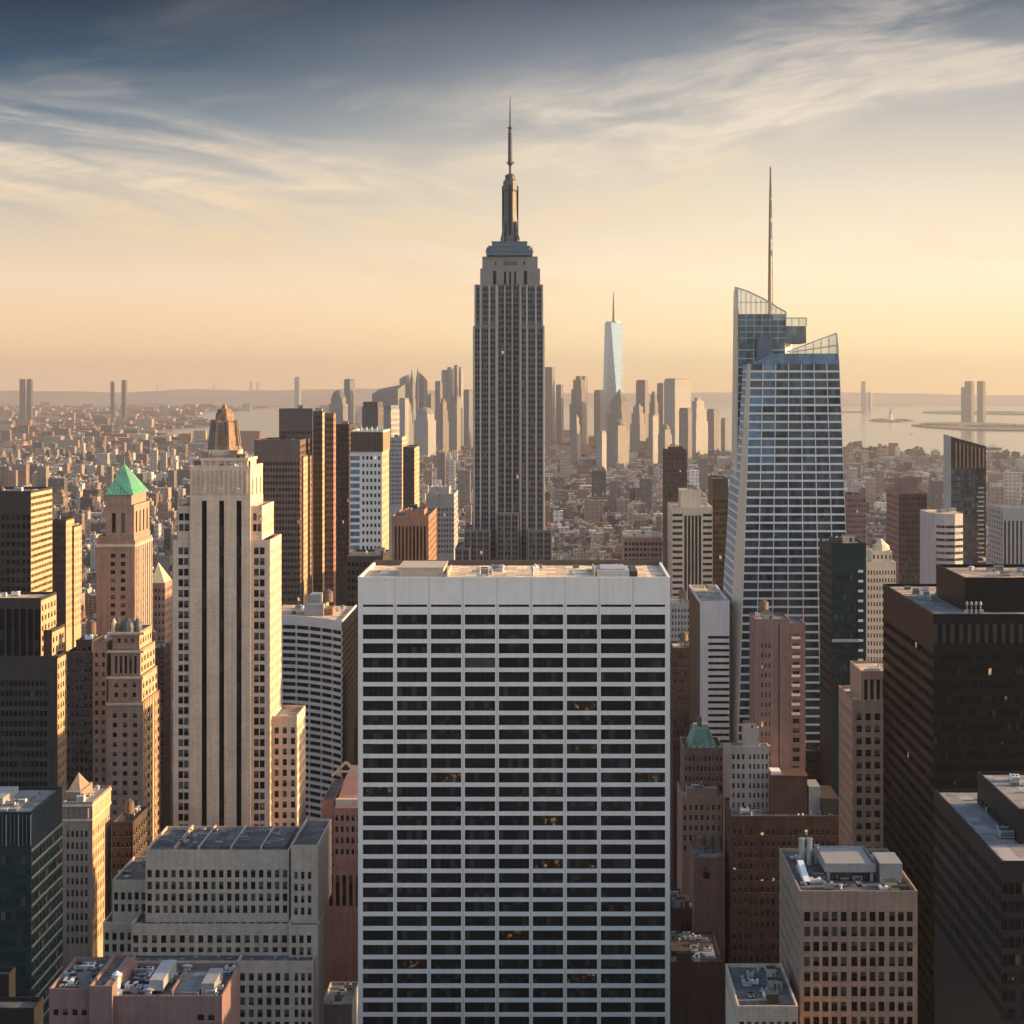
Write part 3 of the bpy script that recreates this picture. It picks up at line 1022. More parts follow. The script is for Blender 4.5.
B.tier(474.8, 497, 284.5, 43, wing_l, None, Yf=Y0 + .8, z0=z_(326), par=.8)
B.tier(520, 543.0, 284.5, 43, wing_r, dict(n=14, wf=.4, fh=3.75, hf=.6, top=2, rec=.2), Yf=Y0 + .8, z0=z_(326), par=.8)
B.tier(497, 520, 284.5, 38, core, None, Yf=Y0 + 3, par=0, roof=None)
arch = [pier(9), dict(w=3, n=1, wf=.8, tall=1, top=.8, st='strip', rec=.5), pier(4.2), dict(w=11, n=3, wf=.42, tall=1, top=1.2, st='strip', rec=.6), pier(4.2), dict(w=3, n=1, wf=.8, tall=1, top=.8, st='strip', rec=.5), pier(9)]
B.tier(480.2, 540, 268.5, 30, arch, None, Yf=Y0 + 4.5, z0=z_(284.5), par=.7)
top_ = [pier(12), dict(w=3, n=1, wf=.5, fh=9, hf=.25, top=2.5, st='strip'), pier(6), dict(w=14, n=7, wf=.5, fh=9, hf=.28, top=2.5, st='strip'), pier(6), dict(w=3, n=1, wf=.5, fh=9, hf=.25, top=2.5, st='strip'), pier(12)]
B.tier(482.3, 537.6, 256.5, 27, top_, None, Yf=Y0 + 5.5, z0=z_(268.5), par=.7)
B.tier(464, 490, 530, 50, [pier(.6)] + [bay(2, 4), pier(.8)] * 4, None, Yf=Y0 - 12, par=.8)
B.tier(455, 470, 548, 50, [pier(.6)] + [bay(2, 4), pier(.8)] * 2, None, Yf=Y0 - 20, par=.8)
B.tier(497, 518.5, 513, 10, core, None, Yf=Y0 - 7, par=.8)
B.tier(528, 552, 530, 50, [pier(.6)] + [bay(2, 4), pier(.8)] * 3, None, Yf=Y0 - 12, par=.8)
for q in (474.2, 480.4, 489.2, 496.2, 520.8, 526.8, 536.0, 543.4):
    b = MB(); x = X(q, Y0)
    b.box(x - .42, x + .42, Y0 - .5, Y0 + .78, 60, z_(327), bottom=True)
    x = X(q + (.7 if q < 476 else -.9 if q > 543 else 0), Y0)
    b.box(x - .42, x + .42, Y0 + .25, Y0 + .78, z_(325.5), z_(285), bottom=True)
    B.part('pier', b, tower_pier)
for q in (497.8, 504.9, 512.3, 519.2):
    b = MB(); x = X(q, Y0 + 3)
    b.box(x - .38, x + .38, Y0 + 2.4, Y0 + 2.98, 60, z_(286), bottom=True)
    B.part('pier', b, tower_pier)
cx, cy = X(510.2, Y0 + 18), Y0 + 18
for n_, (xa, xb, ya, yb2, dd) in enumerate(((487, 532.5, 252, 256.3, 21), (489.5, 530, 247, 252, 18), (492.5, 527, 242.5, 247, 15))):
    b = MB(); x0_, x1_ = X(xa, cy), X(xb, cy)
    b.box(x0_, x1_, cy - dd / 2 - 4, cy + dd / 2 + 4, Z(yb2, cy) - .3, Z(ya, cy) - .6)
    b.box(x0_ - .35, x1_ + .35, cy - dd / 2 - 4.35, cy + dd / 2 + 4.35, Z(ya, cy) - .6, Z(ya, cy), bottom=True)
    B.part('observation_cap', b, steel)
s_ = cy / F
zc = lambda py: Z(py, cy)
b = MB()
b.lathe(cx, cy, [(9.6 * s_, zc(243)), (9.0 * s_, zc(238)), (7.9 * s_, zc(226)), (7.0 * s_, zc(212)), (6.7 * s_, zc(192)), (7.5 * s_, zc(190)), (7.5 * s_, zc(184)), (7.6 * s_, zc(183.5)), (7.4 * s_, zc(181))], 8, rot=math.pi / 8)
mast = B.part('mooring_mast', b, [mast_stone])
b = MB()
b.lathe(cx, cy, [(6.4 * s_, zc(181)), (5.0 * s_, zc(179.4)), (5.0 * s_, zc(175.6)), (4.4 * s_, zc(174.8)), (1.3 * s_, zc(173.5))], 12)
b.build('mast_cap', mast_metal, mast)
for a in range(4):
    an = a * math.pi / 2 + math.pi / 4
    b = MB()
    for r0, r1, ya, yb2 in ((7, 13.5, 246, 240), (7, 12.0, 240, 234), (6.5, 10.0, 234, 226)):
        ux, uy = math.cos(an), math.sin(an)
        b.bar((cx + ux * r1 * s_, cy + uy * r1 * s_, zc(ya)), (cx + ux * (r0 + 1.2) * s_, cy + uy * (r0 + 1.2) * s_, zc(yb2 - 4)), .75)
    b.build('buttress', mast_stone, mast)
for sx in (-1, 1):
    b = MB(); x = cx + sx * 22 * s_
    b.lathe(x, cy - 8, [(.6, zc(256)), (1.5, zc(252)), (.9, zc(249.5)), (.2, zc(247.5))], 8)
    B.part('corner_ornament', b, tower_stone)
for a in range(4):
    an = a * math.pi / 2
    b = MB()
    b.bar((cx + math.cos(an) * 6.9 * s_, cy + math.sin(an) * 6.9 * s_, zc(238)), (cx + math.cos(an) * 7.0 * s_, cy + math.sin(an) * 7.0 * s_, zc(186)), .8)
    b.build('mast_window', frame_dark, mast)
b = MB()
b.lathe(cx, cy, [(1.2 * s_, zc(174)), (1.3 * s_, zc(166)), (2.9 * s_, zc(163.4)), (2.2 * s_, zc(162.6)), (2.1 * s_, zc(134)), (1.6 * s_, zc(131)), (1.6 * s_, zc(129)),
                 (2.6 * s_, zc(128.6)), (2.6 * s_, zc(127.2)), (.9 * s_, zc(126.6)), (.75 * s_, zc(112)), (.25 * s_, zc(97))], 10)
sp = B.part('spire', b, mast_metal)
for i in range(10):
    b = MB(); zq = zc(160 - i * 3)
    b.lathe(cx, cy, [(2.25 * s_, zq), (2.25 * s_, zq + .5)], 8)
    b.build('antenna_ring', steel, sp)
for sx in (-1, 1):
    b = MB(); b.bar((cx, cy, zc(165.5)), (cx + sx * 3.2 * s_, cy, zc(163)), .35); b.bar((cx + sx * 3.2 * s_, cy, zc(163)), (cx + sx * 3.2 * s_, cy, zc(161.5)), .35)
    b.build('antenna_arm', mast_metal, sp)
B.ytop = 97
B.done(100)

# ---- the faceted glass tower
def quad_windows(mb, q, nc, nr, mu, mv, rec, mi, out, style, r0=0, c0=0):
    """openings on any four-sided face q = bottom-left, bottom-right, top-right, top-left (seen from outside)"""
    bl, br, tr, tl = [Vector(p) for p in q]
    n = (br - bl).cross(tl - bl).normalized()
    P = lambda u, v: (bl * (1 - u) + br * u) * (1 - v) + (tl * (1 - u) + tr * u) * v
    du, dv = 1 / nc, 1 / nr
    for j in range(nr):
        v0, v1, v2 = j * dv, (j + mv) * dv, (j + 1) * dv
        mb.face([tuple(P(0, v0)), tuple(P(1, v0)), tuple(P(1, v1)), tuple(P(0, v1))], mi)
        for i in range(nc):
            a, b_ = i * du, (i + 1) * du
            e = mu * du / 2
            mb.face([tuple(P(a, v1)), tuple(P(a + e, v1)), tuple(P(a + e, v2)), tuple(P(a, v2))], mi)
            mb.face([tuple(P(b_ - e, v1)), tuple(P(b_, v1)), tuple(P(b_, v2)), tuple(P(b_ - e, v2))], mi)
            c = [P(a + e, v1), P(b_ - e, v1), P(b_ - e, v2), P(a + e, v2)]
            for s in range(4):
                p, p2 = c[s], c[(s + 1) % 4]
                mb.face([tuple(p), tuple(p2), tuple(p2 - n * rec), tuple(p - n * rec)], mi)
            out.append(([tuple(p - n * rec) for p in c], style, j))


def emit_quads(root, qs, cap=100, pick=None):
    qs = sorted(qs, key=lambda t_: -sum(p[2] for p in t_[0]))
    off = parent_world(root)
    rest = MB(); mats, idx = [], {}
    for i, (c, st, j) in enumerate(qs):
        gm = glass_of(st) if pick is None else pick(c, st)
        if i < cap:
            b = MB(); b.face(c)
            o = b.build('window', gm, root)
        else:
            if gm.name not in idx:
                idx[gm.name] = len(mats); mats.append(gm)
            rest.face(c, idx[gm.name])
    o = rest.build('window', mats, root)
    if o: o['kind'] = 'stuff'


Y0 = 850
B = Bldg('glass_skyscraper', 'faceted blue glass skyscraper with slanted crown and tall lattice spire', 'the faceted glass tower', Y0, 726, 852, 750, [white_metal, beige_metal], 'skyscraper')
s_ = Y0 / F
def V3(px, py, Y): return (X(px, Y), Y, Z(py, Y))
# near mass: tapering, leaning slightly
zb, zt = 40.0, Z(364, 850)
bl, br = (X(731.5, 850), 850), (X(862, 850), 850)
tl, tr = (X(750.5, 850), 850), (X(839.5, 850), 850)
bbl, bbr = (X(722.0, 850), 892), (bl[0] + 60, 900)
Fr = [(*bl, zb), (*br, zb), (*tr, zt), (*tl, zt)]
qs = []
quad_windows(B.wall, Fr, 7, 68, .06, .24, .35, 0, qs, 'blue')
# chamfer facing left
ch_b, ch_t = (bl[0] - 7.5, 866), (tl[0] - 1.0, 853)
Ch = [(*ch_b, zb), (*bl, zb), (*tl, zt), (*ch_t, zt)]
B.wall.face(Ch, 1)
lb_b, lb_t = (ch_b[0] - .2, 900), (ch_t[0] - .2, 900)
q2 = []
quad_windows(B.wall, [(*lb_b, zb), (*ch_b, zb), (*ch_t, zt), (*lb_t, zt)], 8, 68, .06, .24, .35, 0, q2, 'blue')
rb_b, rb_t = (br[0] + 3, 900), (tr[0] + .8, 900)
B.wall.face([(*br, zb), (*rb_b, zb), (*rb_t, zt), (*tr, zt)], 0)
B.wall.face([(*rb_b, zb), (*lb_b, zb), (*lb_t, zt), (*rb_t, zt)], 0)
B.wall.face([(*tl, zt), (*tr, zt), (*rb_t, zt), (*lb_t, zt), (*ch_t, zt)], 0)
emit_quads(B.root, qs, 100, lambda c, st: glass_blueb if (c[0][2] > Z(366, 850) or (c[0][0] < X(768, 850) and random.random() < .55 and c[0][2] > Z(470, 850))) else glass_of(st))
o = MB()
for c, st, j in q2: o.face(c)
o = o.build('side_glazing', glass_blue, B.root)
# solid blue mechanical band above the top row
b = MB()
zt2 = Z(353.5, 850)
tl2, tr2 = (X(772, 850), 850), (X(838.4, 850), 850)
b.face([(*(X(752, 850), 850.0), zt + .01), (*tr, zt + .01), (*tr2, zt2), (*tl2, zt2)])
b.face([(*tr, zt + .01), (rb_t[0], 884, zt + .01), (rb_t[0], 884, zt2), (*tr2, zt2)])
b.face([(X(752, 850), 850, zt + .01), (*tl2, zt2), (tl2[0], 884, zt2), (X(752, 850), 884, zt + .01)])
b.face([(*tl2, zt2), (*tr2, zt2), (rb_t[0], 884, zt2), (tl2[0], 884, zt2)])
B.part('mechanical_floor', b, glass_blueb)
# slanted screen of the near mass
b = MB()
pts = [(787, 352), (805, 347), (821, 341), (836.4, 333.2), (838.4, 353.5), (787, 353.5)]
f_ = [V3(px, py, 850.5) for px, py in pts]
b.face(f_)
b.face([V3(836.4, 333.2, 850.5), (X(837, 850) + .6, 884, Z(338, 850)), (X(838.4, 850) + .4, 884, zt2), V3(838.4, 353.5, 850.5)])
scr = B.part('crown_screen', b, screen_glass)
b = MB()
for i in range(7):
    px = 790 + i * 7.8
    top = 352 - (px - 787) * .38 + .6
    b.bar(V3(px, 353.5, 850.4), V3(px, top, 850.4), .16)
for (a, c) in (((787, 352), (836.4, 333.2)), ((790, 352.5), (837.6, 345)), ((836.4, 333.2), (838.4, 353.5))):
    b.bar(V3(*a, 850.3), V3(*c, 850.3), .25)
b.build('screen_frame', aluminium, scr)
# far mass, taller
Yb = 872
b_t = Z(319, Yb)
fl_b, fl_t = (X(733.5, Yb), Yb), (X(738.3, Yb), Yb)
fr_b, fr_t = (X(812, Yb), Yb), (X(806.7, Yb), Yb)
zlow = Z(342, Yb)
q3 = []
quad_windows(B.wall, [(*fl_b, zb), (X(790, Yb), Yb, zb), (X(785, Yb), Yb, zlow), (X(738.0, Yb), Yb, zlow)], 3, 68, .05, .12, .2, 0, q3, 'blue')
emit_quads(B.root, q3, 40)
lx_b, lx_t = X(726.0, Yb + 30), X(733.6, Yb + 30)
B.wall.face([(lx_b, Yb + 30, zb), (*fl_b, zb), (*fl_t, Z(288, Yb)), (lx_t, Yb + 30, Z(288, Yb))], 1)
B.wall.face([(X(790, Yb), Yb, zb), (X(800, Yb), Yb + 30, zb), (X(800, Yb), Yb + 30, zlow), (X(785, Yb), Yb, zlow)], 0)
B.wall.face([(X(800, Yb), Yb + 30, zb), (lx_b, Yb + 30, zb), (lx_t, Yb + 30, zlow), (X(800, Yb), Yb + 30, zlow)], 0)
b = MB()   # upper glazed volumes with notches
b.prism([(X(738.3, Yb), Yb), (X(786, Yb), Yb), (X(786, Yb), Yb + 28), (X(734.6, Yb + 28), Yb + 28)], zlow + .02, Z(314, Yb))
b.prism([(X(786, Yb), Yb), (X(806.7, Yb), Yb + 2), (X(806.7, Yb), Yb + 24), (X(786, Yb), Yb + 28)], Z(343, Yb), Z(326, Yb))
um = B.part('upper_glazing', b, glass_blue)
b = MB()
for py in (320, 326, 332, 338):
    b.box(X(738.4, Yb), X(785.8, Yb), Yb - .12, Yb - .02, Z(py, Yb) - .12, Z(py, Yb) + .12, bottom=True)
for px in (746, 754, 762, 770, 778):
    b.box(X(px, Yb) - .1, X(px, Yb) + .1, Yb - .16, Yb - .02, zlow, Z(314.2, Yb), bottom=True)
b.build('glazing_bars', aluminium, um)
b = MB()
b.prism([(X(758, 862), 862), (X(773, 862), 862), (X(773, 862), 871), (X(758, 862), 871)], zt - 4, Z(337, 862))
B.part('core_tower', b, steel)
# crown of the far mass
b = MB()
crown = [(735, 287.2), (748, 291.5), (764, 299), (776, 306.5), (785.8, 312), (785.8, 320), (738.3, 314.2)]
b.face([V3(px, py, Yb - .3) for px, py in [(735.4, 287.2), (748, 291.5), (764, 299), (776, 306.5), (785.8, 312), (785.8, 320), (773, 320), (773, 313.8), (738.3, 313.8)]])
b.face([V3(735.4, 287.2, Yb - .3), V3(738.3, 313.8, Yb - .3), (X(734.6, Yb + 28), Yb + 28, Z(313.8, Yb)), (X(733.6, Yb + 28), Yb + 28, Z(288.5, Yb))])
b.face([V3(785.9, 318, Yb), V3(806.7, 318, Yb), V3(806.7, 326, Yb), V3(785.9, 326, Yb)])
b.face([V3(806.7, 318, Yb), (X(806.7, Yb), Yb + 24, Z(319, Yb)), (X(806.7, Yb), Yb + 24, Z(326, Yb)), V3(806.7, 326, Yb)])
scr = B.part('crown_screen', b, screen_glass)
b = MB()
for (x1_, y1_), (x2_, y2_) in zip(crown, crown[1:6]):
    b.bar(V3(x1_, y1_, Yb - .4), V3(x2_, y2_, Yb - .4), .28)
for i in range(9):
    px = 741 + i * 5
    py = 287.2 + (px - 735) * .48
    b.bar(V3(px, 313.8, Yb - .4), V3(px, py, Yb - .4), .14)
b.bar(V3(738, 302, Yb - .4), V3(768, 302.4, Yb - .4), .14)
b.bar(V3(735.2, 287.2, Yb - .4), V3(738.3, 314, Yb - .4), .3)
b.bar(V3(785.9, 318, Yb - .1), V3(806.7, 318, Yb - .1), .22)
for px in (786, 792, 799, 806.6):
    b.bar(V3(px, 326, Yb - .1), V3(px, 318, Yb - .1), .15)
b.build('screen_frame', aluminium, scr)
# lattice spire
b = MB()
sx, sy = X(770.4, 880), 880
zs = lambda py: Z(py, 880)
ss = 880 / F
prof = [(2.5, 316), (2.1, 282), (1.75, 250), (1.3, 222), (.9, 200), (.6, 185), (.2, 167)]
for (r0, a), (r1, c) in zip(prof, prof[1:]):
    for k_ in range(3):
        an, an2 = k_ * 2.094 + .4, (k_ + 1) * 2.094 + .4
        p0 = (sx + r0 * ss * math.cos(an), sy + r0 * ss * math.sin(an), zs(a)); p1 = (sx + r1 * ss * math.cos(an), sy + r1 * ss * math.sin(an), zs(c))
        b.bar(p0, p1, .2)
        q0 = (sx + r0 * ss * math.cos(an2), sy + r0 * ss * math.sin(an2), zs(a)); q1 = (sx + r1 * ss * math.cos(an2), sy + r1 * ss * math.sin(an2), zs(c))
        for i in range(5):
            L = lambda A, C, t_: tuple(A[j] + (C[j] - A[j]) * t_ for j in range(3))
            b.bar(L(p0, p1, i / 5), L(q0, q1, (i + 1) / 5), .13)
            b.bar(L(q0, q1, i / 5), L(p0, p1, (i + 1) / 5), .13)
b.lathe(sx, sy, [(.55, zs(316)), (.45, zs(230)), (.25, zs(190)), (.12, zs(166))], 8)
B.part('spire', b, flat_mat('spire_steel', (0.30, 0.24, 0.19), 0.5, 0.3))
B.foot.append((X(722, 850), X(858, 850), 848, 905)); B.ytop = 288
B.wall.build('wall', B.mats, B.root)

# ---- limestone tower with three dark window stripes
Y0 = 750
B = Bldg('limestone_skyscraper', 'pale limestone tower with three black vertical stripes, glowing gold on its sunlit side', 'the limestone tower with dark stripes', Y0, 172, 310, 838, limestone, 'skyscraper')
pairg = lambda n, w, **k: dict(w=w, n=n, wf=.84, fh=3.76, hf=.68, top=1.6, st='pair', rec=.35, **k)
st_ = lambda w: dict(w=w, n=1, wf=.999, tall=1, top=.9, st='strip', rec=.8)
bl_ = lambda w: dict(w=w)
sideg = dict(n=8, wf=.32, fh=3.76, hf=.62, top=2.5, st='sash', rec=.3)
low = [bl_(5), pairg(2, 11), bl_(64.5), pairg(2, 11.5), bl_(5)]
B.tier(173, 270, 540, 31, low, sideg, par=1.0)
mid = [bl_(.5), pairg(2, 11), bl_(63), pairg(2, 8.6), bl_(.7)]
B.tier(178, 262, 506, 31, mid, sideg, Yf=Y0 + .6, z0=Z(540, Y0), par=1.0)
upp = [bl_(11.6), st_(5.2), bl_(12.2), st_(5.2), bl_(12.2), st_(5.2), bl_(9)]
B.tier(190, 250.5, 498, 32, upp, sideg, Yf=Y0 - 1.0, par=0, roof=None, z1=Z(498, Y0))
B.tier(190, 250.5, 466, 31, [bl_(1)], dict(n=3, wf=.25, fh=12, hf=.5, top=3, st='sash'), Yf=Y0 - 1.0, z0=Z(498, Y0), z1=Z(466, Y0), par=1.6)
B.tier(271.5, 297, 716, 26, [bl_(1), dict(w=24, n=3, wf=.5, fh=3.76, hf=.6, top=3, st='pair', rec=.3)], dict(n=6, wf=.4, fh=3.76, hf=.6, top=3, st='sash', rec=.3), Yf=Y0 + 4, par=1)
B.tier(262, 274, 640, 8, [bl_(1)], None, Yf=Y0 + 24, par=1)
for i in range(13):     # fluted frieze under the cornice
    b = MB(); x = X(192 + i * 4.6, Y0 + .9)
    b.box(x - .25, x + .25, Y0 - 1.35, Y0 - 1.02, Z(494, Y0), Z(470, Y0), bottom=True)
    B.part('flute', b, limestone)
for q in (204.5, 221.5, 238.5):
    b = MB(); x = X(q, Y0 + .9)
    b.box(x - 1.1, x + 1.1, Y0 - 1.4, Y0 - 1.02, Z(493.5, Y0), Z(489, Y0), bottom=True); b.lathe(x, Y0 - 1.1, [(.9, Z(489, Y0)), (.2, Z(487, Y0))], 8)
    B.part('medallion', b, cream_stone)
cz_ = lambda py: Z(py, Y0 + 16)
xk = lambda px: X(px, Y0 + 16)
cy = Y0 + 16
b = MB()
b.box(xk(206), xk(252), cy - 11, cy + 11, cz_(468) , cz_(460))
for i in range(6):
    x = xk(208 + i * 7.4); b.box(x - .5, x + .5, cy - 11.4, cy - 11.02, cz_(467), cz_(458.5), bottom=True)
b.box(xk(205), xk(253), cy - 11.6, cy + 11.6, cz_(460), cz_(457), bottom=True)
B.part('arcade', b, [limestone])
b = MB(); b.box(xk(209), xk(240), cy - 7, cy + 7, cz_(457), cz_(449.5)); b.box(xk(215), xk(234), cy - 7.5, cy - 7.1, cz_(455), cz_(450), bottom=True)
B.part('crown_base', b, cream_stone)
ccx = xk(224.5); r_ = Y0 / F
b = MB()
b.lathe(ccx, cy, [(17.5 * r_, cz_(450)), (17 * r_, cz_(446)), (15.6 * r_, cz_(445.6)), (15.2 * r_, cz_(436)), (14.6 * r_, cz_(435.6)), (13.6 * r_, cz_(423)), (12.4 * r_, cz_(422)), (9.6 * r_, cz_(421)), (8.8 * r_, cz_(413)), (7.6 * r_, cz_(412.6)), (6.6 * r_, cz_(409)), (3.6 * r_, cz_(408.6)), (1.0 * r_, cz_(404))], 8, rot=math.pi / 8)
cr = B.part('crown', b, crown_tile)
for k_ in range(8):
    an = k_ * math.pi / 4 + math.pi / 8
    b = MB(); b.bar((ccx + math.cos(an) * 16.6 * r_, cy + math.sin(an) * 16.6 * r_, cz_(451)), (ccx + math.cos(an) * 13 * r_, cy + math.sin(an) * 13 * r_, cz_(420)), .45)
    b.build('crown_rib', tan_brick, cr)
for q, q2, ya, yb_ in ((206, 213, 458, 452.5), (234, 241, 458, 451), (243, 249, 458, 454.5), (198, 204, 466, 461), (247, 252, 466, 459)):
    b = MB(); b.box(xk(q), xk(q2), cy - 9, cy - 4, cz_(ya), cz_(yb_)); b.box(xk(q) - .3, xk(q2) + .3, cy - 9.3, cy - 3.7, cz_(yb_), cz_(yb_) + .5, bottom=True)
    B.part('crown_pavilion', b, tan_brick)
rnd = random.Random(9)
for i in range(10):
    equip(B.root, rnd.choice(['vent', 'air_handler']), X(rnd.uniform(196, 246), cy), Y0 + rnd.uniform(3, 8), Z(466, Y0) - 1.6, .7, .7, rnd.uniform(1.5, 4))
B.ytop = 405
B.done()

# ---- tower with the green copper pyramid
Y0 = 950
B = Bldg('pyramid_roofed_tower', 'slender pinkish tower capped by a bright green copper pyramid', 'the green pyramid tower', Y0, 95, 152, 660, [pink_brick, cream_stone], 'skyscraper')
fr = [bl_(13), dict(w=4.5, n=1, wf=.95, fh=3.7, hf=.5, top=4.5, st='sash', rec=.3), bl_(5), dict(w=4.5, n=1, wf=.95, fh=3.7, hf=.5, top=4.5, st='sash', rec=.3), bl_(9)]
sd_ = [bl_(2)] + [dict(w=3, n=1, wf=.6, fh=3.7, hf=.55, top=3, st='sash', rec=.3), bl_(2)] * 5
B.tier(96.5, 135, 541, 40, fr, sd_, par=1.2)
fr2 = [bl_(4.5), dict(w=4.2, n=1, wf=.8, tall=1, top=5, st='sash', rec=.5), bl_(4), dict(w=4.2, n=1, wf=.8, tall=1, top=5, st='sash', rec=.5), bl_(9)]
B.tier(98, 134, 536, 38, [bl_(1)], [bl_(1)], Yf=Y0 + .8, z0=Z(541, Y0), par=.8)
B.tier(105.5, 134, 505, 36, [bl_(5)] + [dict(w=4.6, n=1, wf=.75, fh=14, hf=.64, top=2.6, st='sash', rec=.5), bl_(3.5)] * 2 + [bl_(4)], [bl_(2)] + [dict(w=4, n=1, wf=.6, fh=14, hf=.7, top=2, st='sash', rec=.5), bl_(2)] * 4, Yf=Y0 + 1.2, z0=Z(536, Y0), par=1.0)
B.tier(106.5, 131.5, 495, 34, dict(n=6, wf=.55, fh=9, hf=.65, top=.8, st='sash', rec=.5), dict(n=7, wf=.5, fh=9, hf=.65, top=.8, st='sash', rec=.5), Yf=Y0 + 1.6, z0=Z(505, Y0), par=.5, roof=None)
b = MB(); b.pyramid(X(106, Y0) - .6, X(132, Y0) + .6, Y0 + 1, Y0 + 37, Z(495, Y0), (X(124.5, Y0 + 20), Y0 + 19, Z(463, Y0 + 20)))
pr = B.part('pyramid_roof', b, copper)
ap = (X(124.5, Y0 + 20), Y0 + 19, Z(463, Y0 + 20))
xa, xb, zq = X(106, Y0) - .6, X(132, Y0) + .6, Z(495, Y0)
for i in range(1, 7):
    b = MB(); x = xa + (xb - xa) * i / 7
    b.bar((x, Y0 + .98, zq), (x + (ap[0] - x) * .8, Y0 + 1 + 18 * .8, zq + (ap[2] - zq) * .8), .07); b.build('roof_seam', copper_dull, pr)
for i in range(1, 10):
    b = MB(); y = Y0 + 1 + 36 * i / 10
    b.bar((xb + .02, y, zq), (xb + (ap[0] - xb) * .8, y + (ap[1] - y) * .8, zq + (ap[2] - zq) * .8), .07); b.build('roof_seam', copper_dull, pr)
b = MB(); x = X(124.5, Y0 + 20); b.lathe(x, Y0 + 19, [(.5, Z(465, Y0)), (.15, Z(458.5, Y0))], 6)
B.part('finial', b, copper)
for i in range(9):
    b = MB(); y = Y0 + 2 + i * 4.4; x = X(135, Y0)
    b.box(x + .002, x + .55, y - .5, y + .5, 60, Z(543, Y0), bottom=True)
    B.part('pier', b, cream_stone)
for q in (98.5, 133):
    b = MB(); x = X(q, Y0); b.box(x - .9, x + .9, Y0 - .4, Y0 - .002, 60, Z(545, Y0), bottom=True)
    B.part('pier', b, pink_brick)
b = MB(); b.box(X(96, Y0), X(135.6, Y0), Y0 - .7, Y0 + 41, Z(547, Y0), Z(544, Y0), bottom=True); B.part('cornice', b, cream_stone)
B.done()

# ---- art deco shaft in front of it, sunlight put into its gold flank
Y0 = 792
B = Bldg('ornate_brick_tower', 'ornate stepped brick tower with three window columns and a blazing sunlit flank', 'the ornate stepped brick tower', Y0, 105, 160, 850, [pink_brick, sunlit_gold], 'skyscraper')
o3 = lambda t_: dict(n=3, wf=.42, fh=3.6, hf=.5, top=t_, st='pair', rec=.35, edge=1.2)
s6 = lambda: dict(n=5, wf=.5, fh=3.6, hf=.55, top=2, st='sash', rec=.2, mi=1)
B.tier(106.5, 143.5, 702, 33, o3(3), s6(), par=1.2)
B.tier(108.5, 142, 676, 31, o3(1.6), s6(), Yf=Y0 + .7, z0=Z(702, Y0), par=1)
B.tier(111, 140.5, 650, 29, dict(n=5, wf=.5, fh=9, hf=.75, top=1.2, st='sash', rec=.3, edge=1), s6(), Yf=Y0 + 1.3, z0=Z(676, Y0), par=1)
B.tier(112.5, 139.5, 632, 24, o3(1.5), s6(), Yf=Y0 + 1.8, z0=Z(650, Y0), par=.8)
for py in (633, 651, 677, 703):
    b = MB(); b.box(X(106.5, Y0), X(143.4, Y0), Y0 - .5 + (703 - py) * .02, Y0 + 3, Z(py + 2.2, Y0), Z(py, Y0), bottom=True); B.part('cornice', b, cream_stone)
for q, r0 in ((118, 3.0), (128, 3.2), (137.5, 1.8)):
    b = MB(); x = X(q, Y0 + 8); zq = Z(632, Y0) - .8
    b.lathe(x, Y0 + 8, [(r0, zq), (r0, zq + 2), (r0 * .85, zq + 3.4), (r0 * .4, zq + 4.4), (.2, zq + 5.2)], 12); B.part('dome', b, slate)
b = MB(); x = X(114, Y0 + 6); b.lathe(x, Y0 + 6, [(1.2, Z(632, Y0) - .8), (.9, Z(624, Y0)), (.2, Z(620, Y0))], 8); B.part('chimney', b, cream_stone)
for i in range(7):
    b = MB(); x = X(143.5, Y0); y = Y0 + 1.5 + i * 5
    b.box(x + .002, x + .3, y - .3, y + .3, 60, Z(703, Y0), bottom=True); B.part('pier', b, sunlit_gold)
B.tier(93, 107, 642, 30, dict(n=2, wf=.4, fh=3.6, hf=.5, top=3, st='sash', rec=.3), None, Yf=Y0 + 6, par=1)
B.done()

# ---- foreground stepped limestone office block
Y0 = 650
B = Bldg('stepped_office_block', 'broad grey limestone office block stepping down in terraces below the striped tower', 'the terraced limestone block', Y0, 103, 326, 1024, limestone_grey)
gg = lambda n, top, w=1, mx=None: dict(w=w, n=n, wf=.56, fh=3.68, hf=.66, top=top, st='pair', rec=.45, **({'max': mx} if mx else {}))
xw = lambda a, b_, Y: None
B.tier(103, 133.5, 922, 30, gg(4, 2.4), None, Yf=668, roof=roof_dark, par=.9)
B.tier(112.5, 147, 880, 34, gg(5, 3.0), None, Yf=672, roof=roof_dark, par=.9, z0=Z(922, 668) - .9)
B.tier(131, 289, 924, 18, gg(17, 2.6), None, Yf=656, roof=roof_dark, par=.9)
B.tier(145.5, 289, 850, 36, [dict(w=1, n=18, wf=.56, fh=3.68, hf=.66, top=5.4, st='pair', rec=.45, max=4)], [dict(n=6, wf=.3, fh=3.68, hf=.5, top=6, st='pair')], Yf=662, roof=roof_dark, par=.8, z0=Z(924, 656) - .9)
B.tier(238, 313, 961, 10, [gg(6, 2.8, 53), bl_(2), gg(3, 2.8, 20)], None, Yf=646, roof=roof_dark, par=.9)
B.tier(118, 238, 961, 10, gg(12, 2.8), None, Yf=646.2, roof=roof_dark, par=.9)
B.tier(289, 318, 925, 18, [bl_(1), gg(3, 2.4, 22), bl_(5)], [bl_(1)], Yf=654, roof=roof_dark, par=.8)
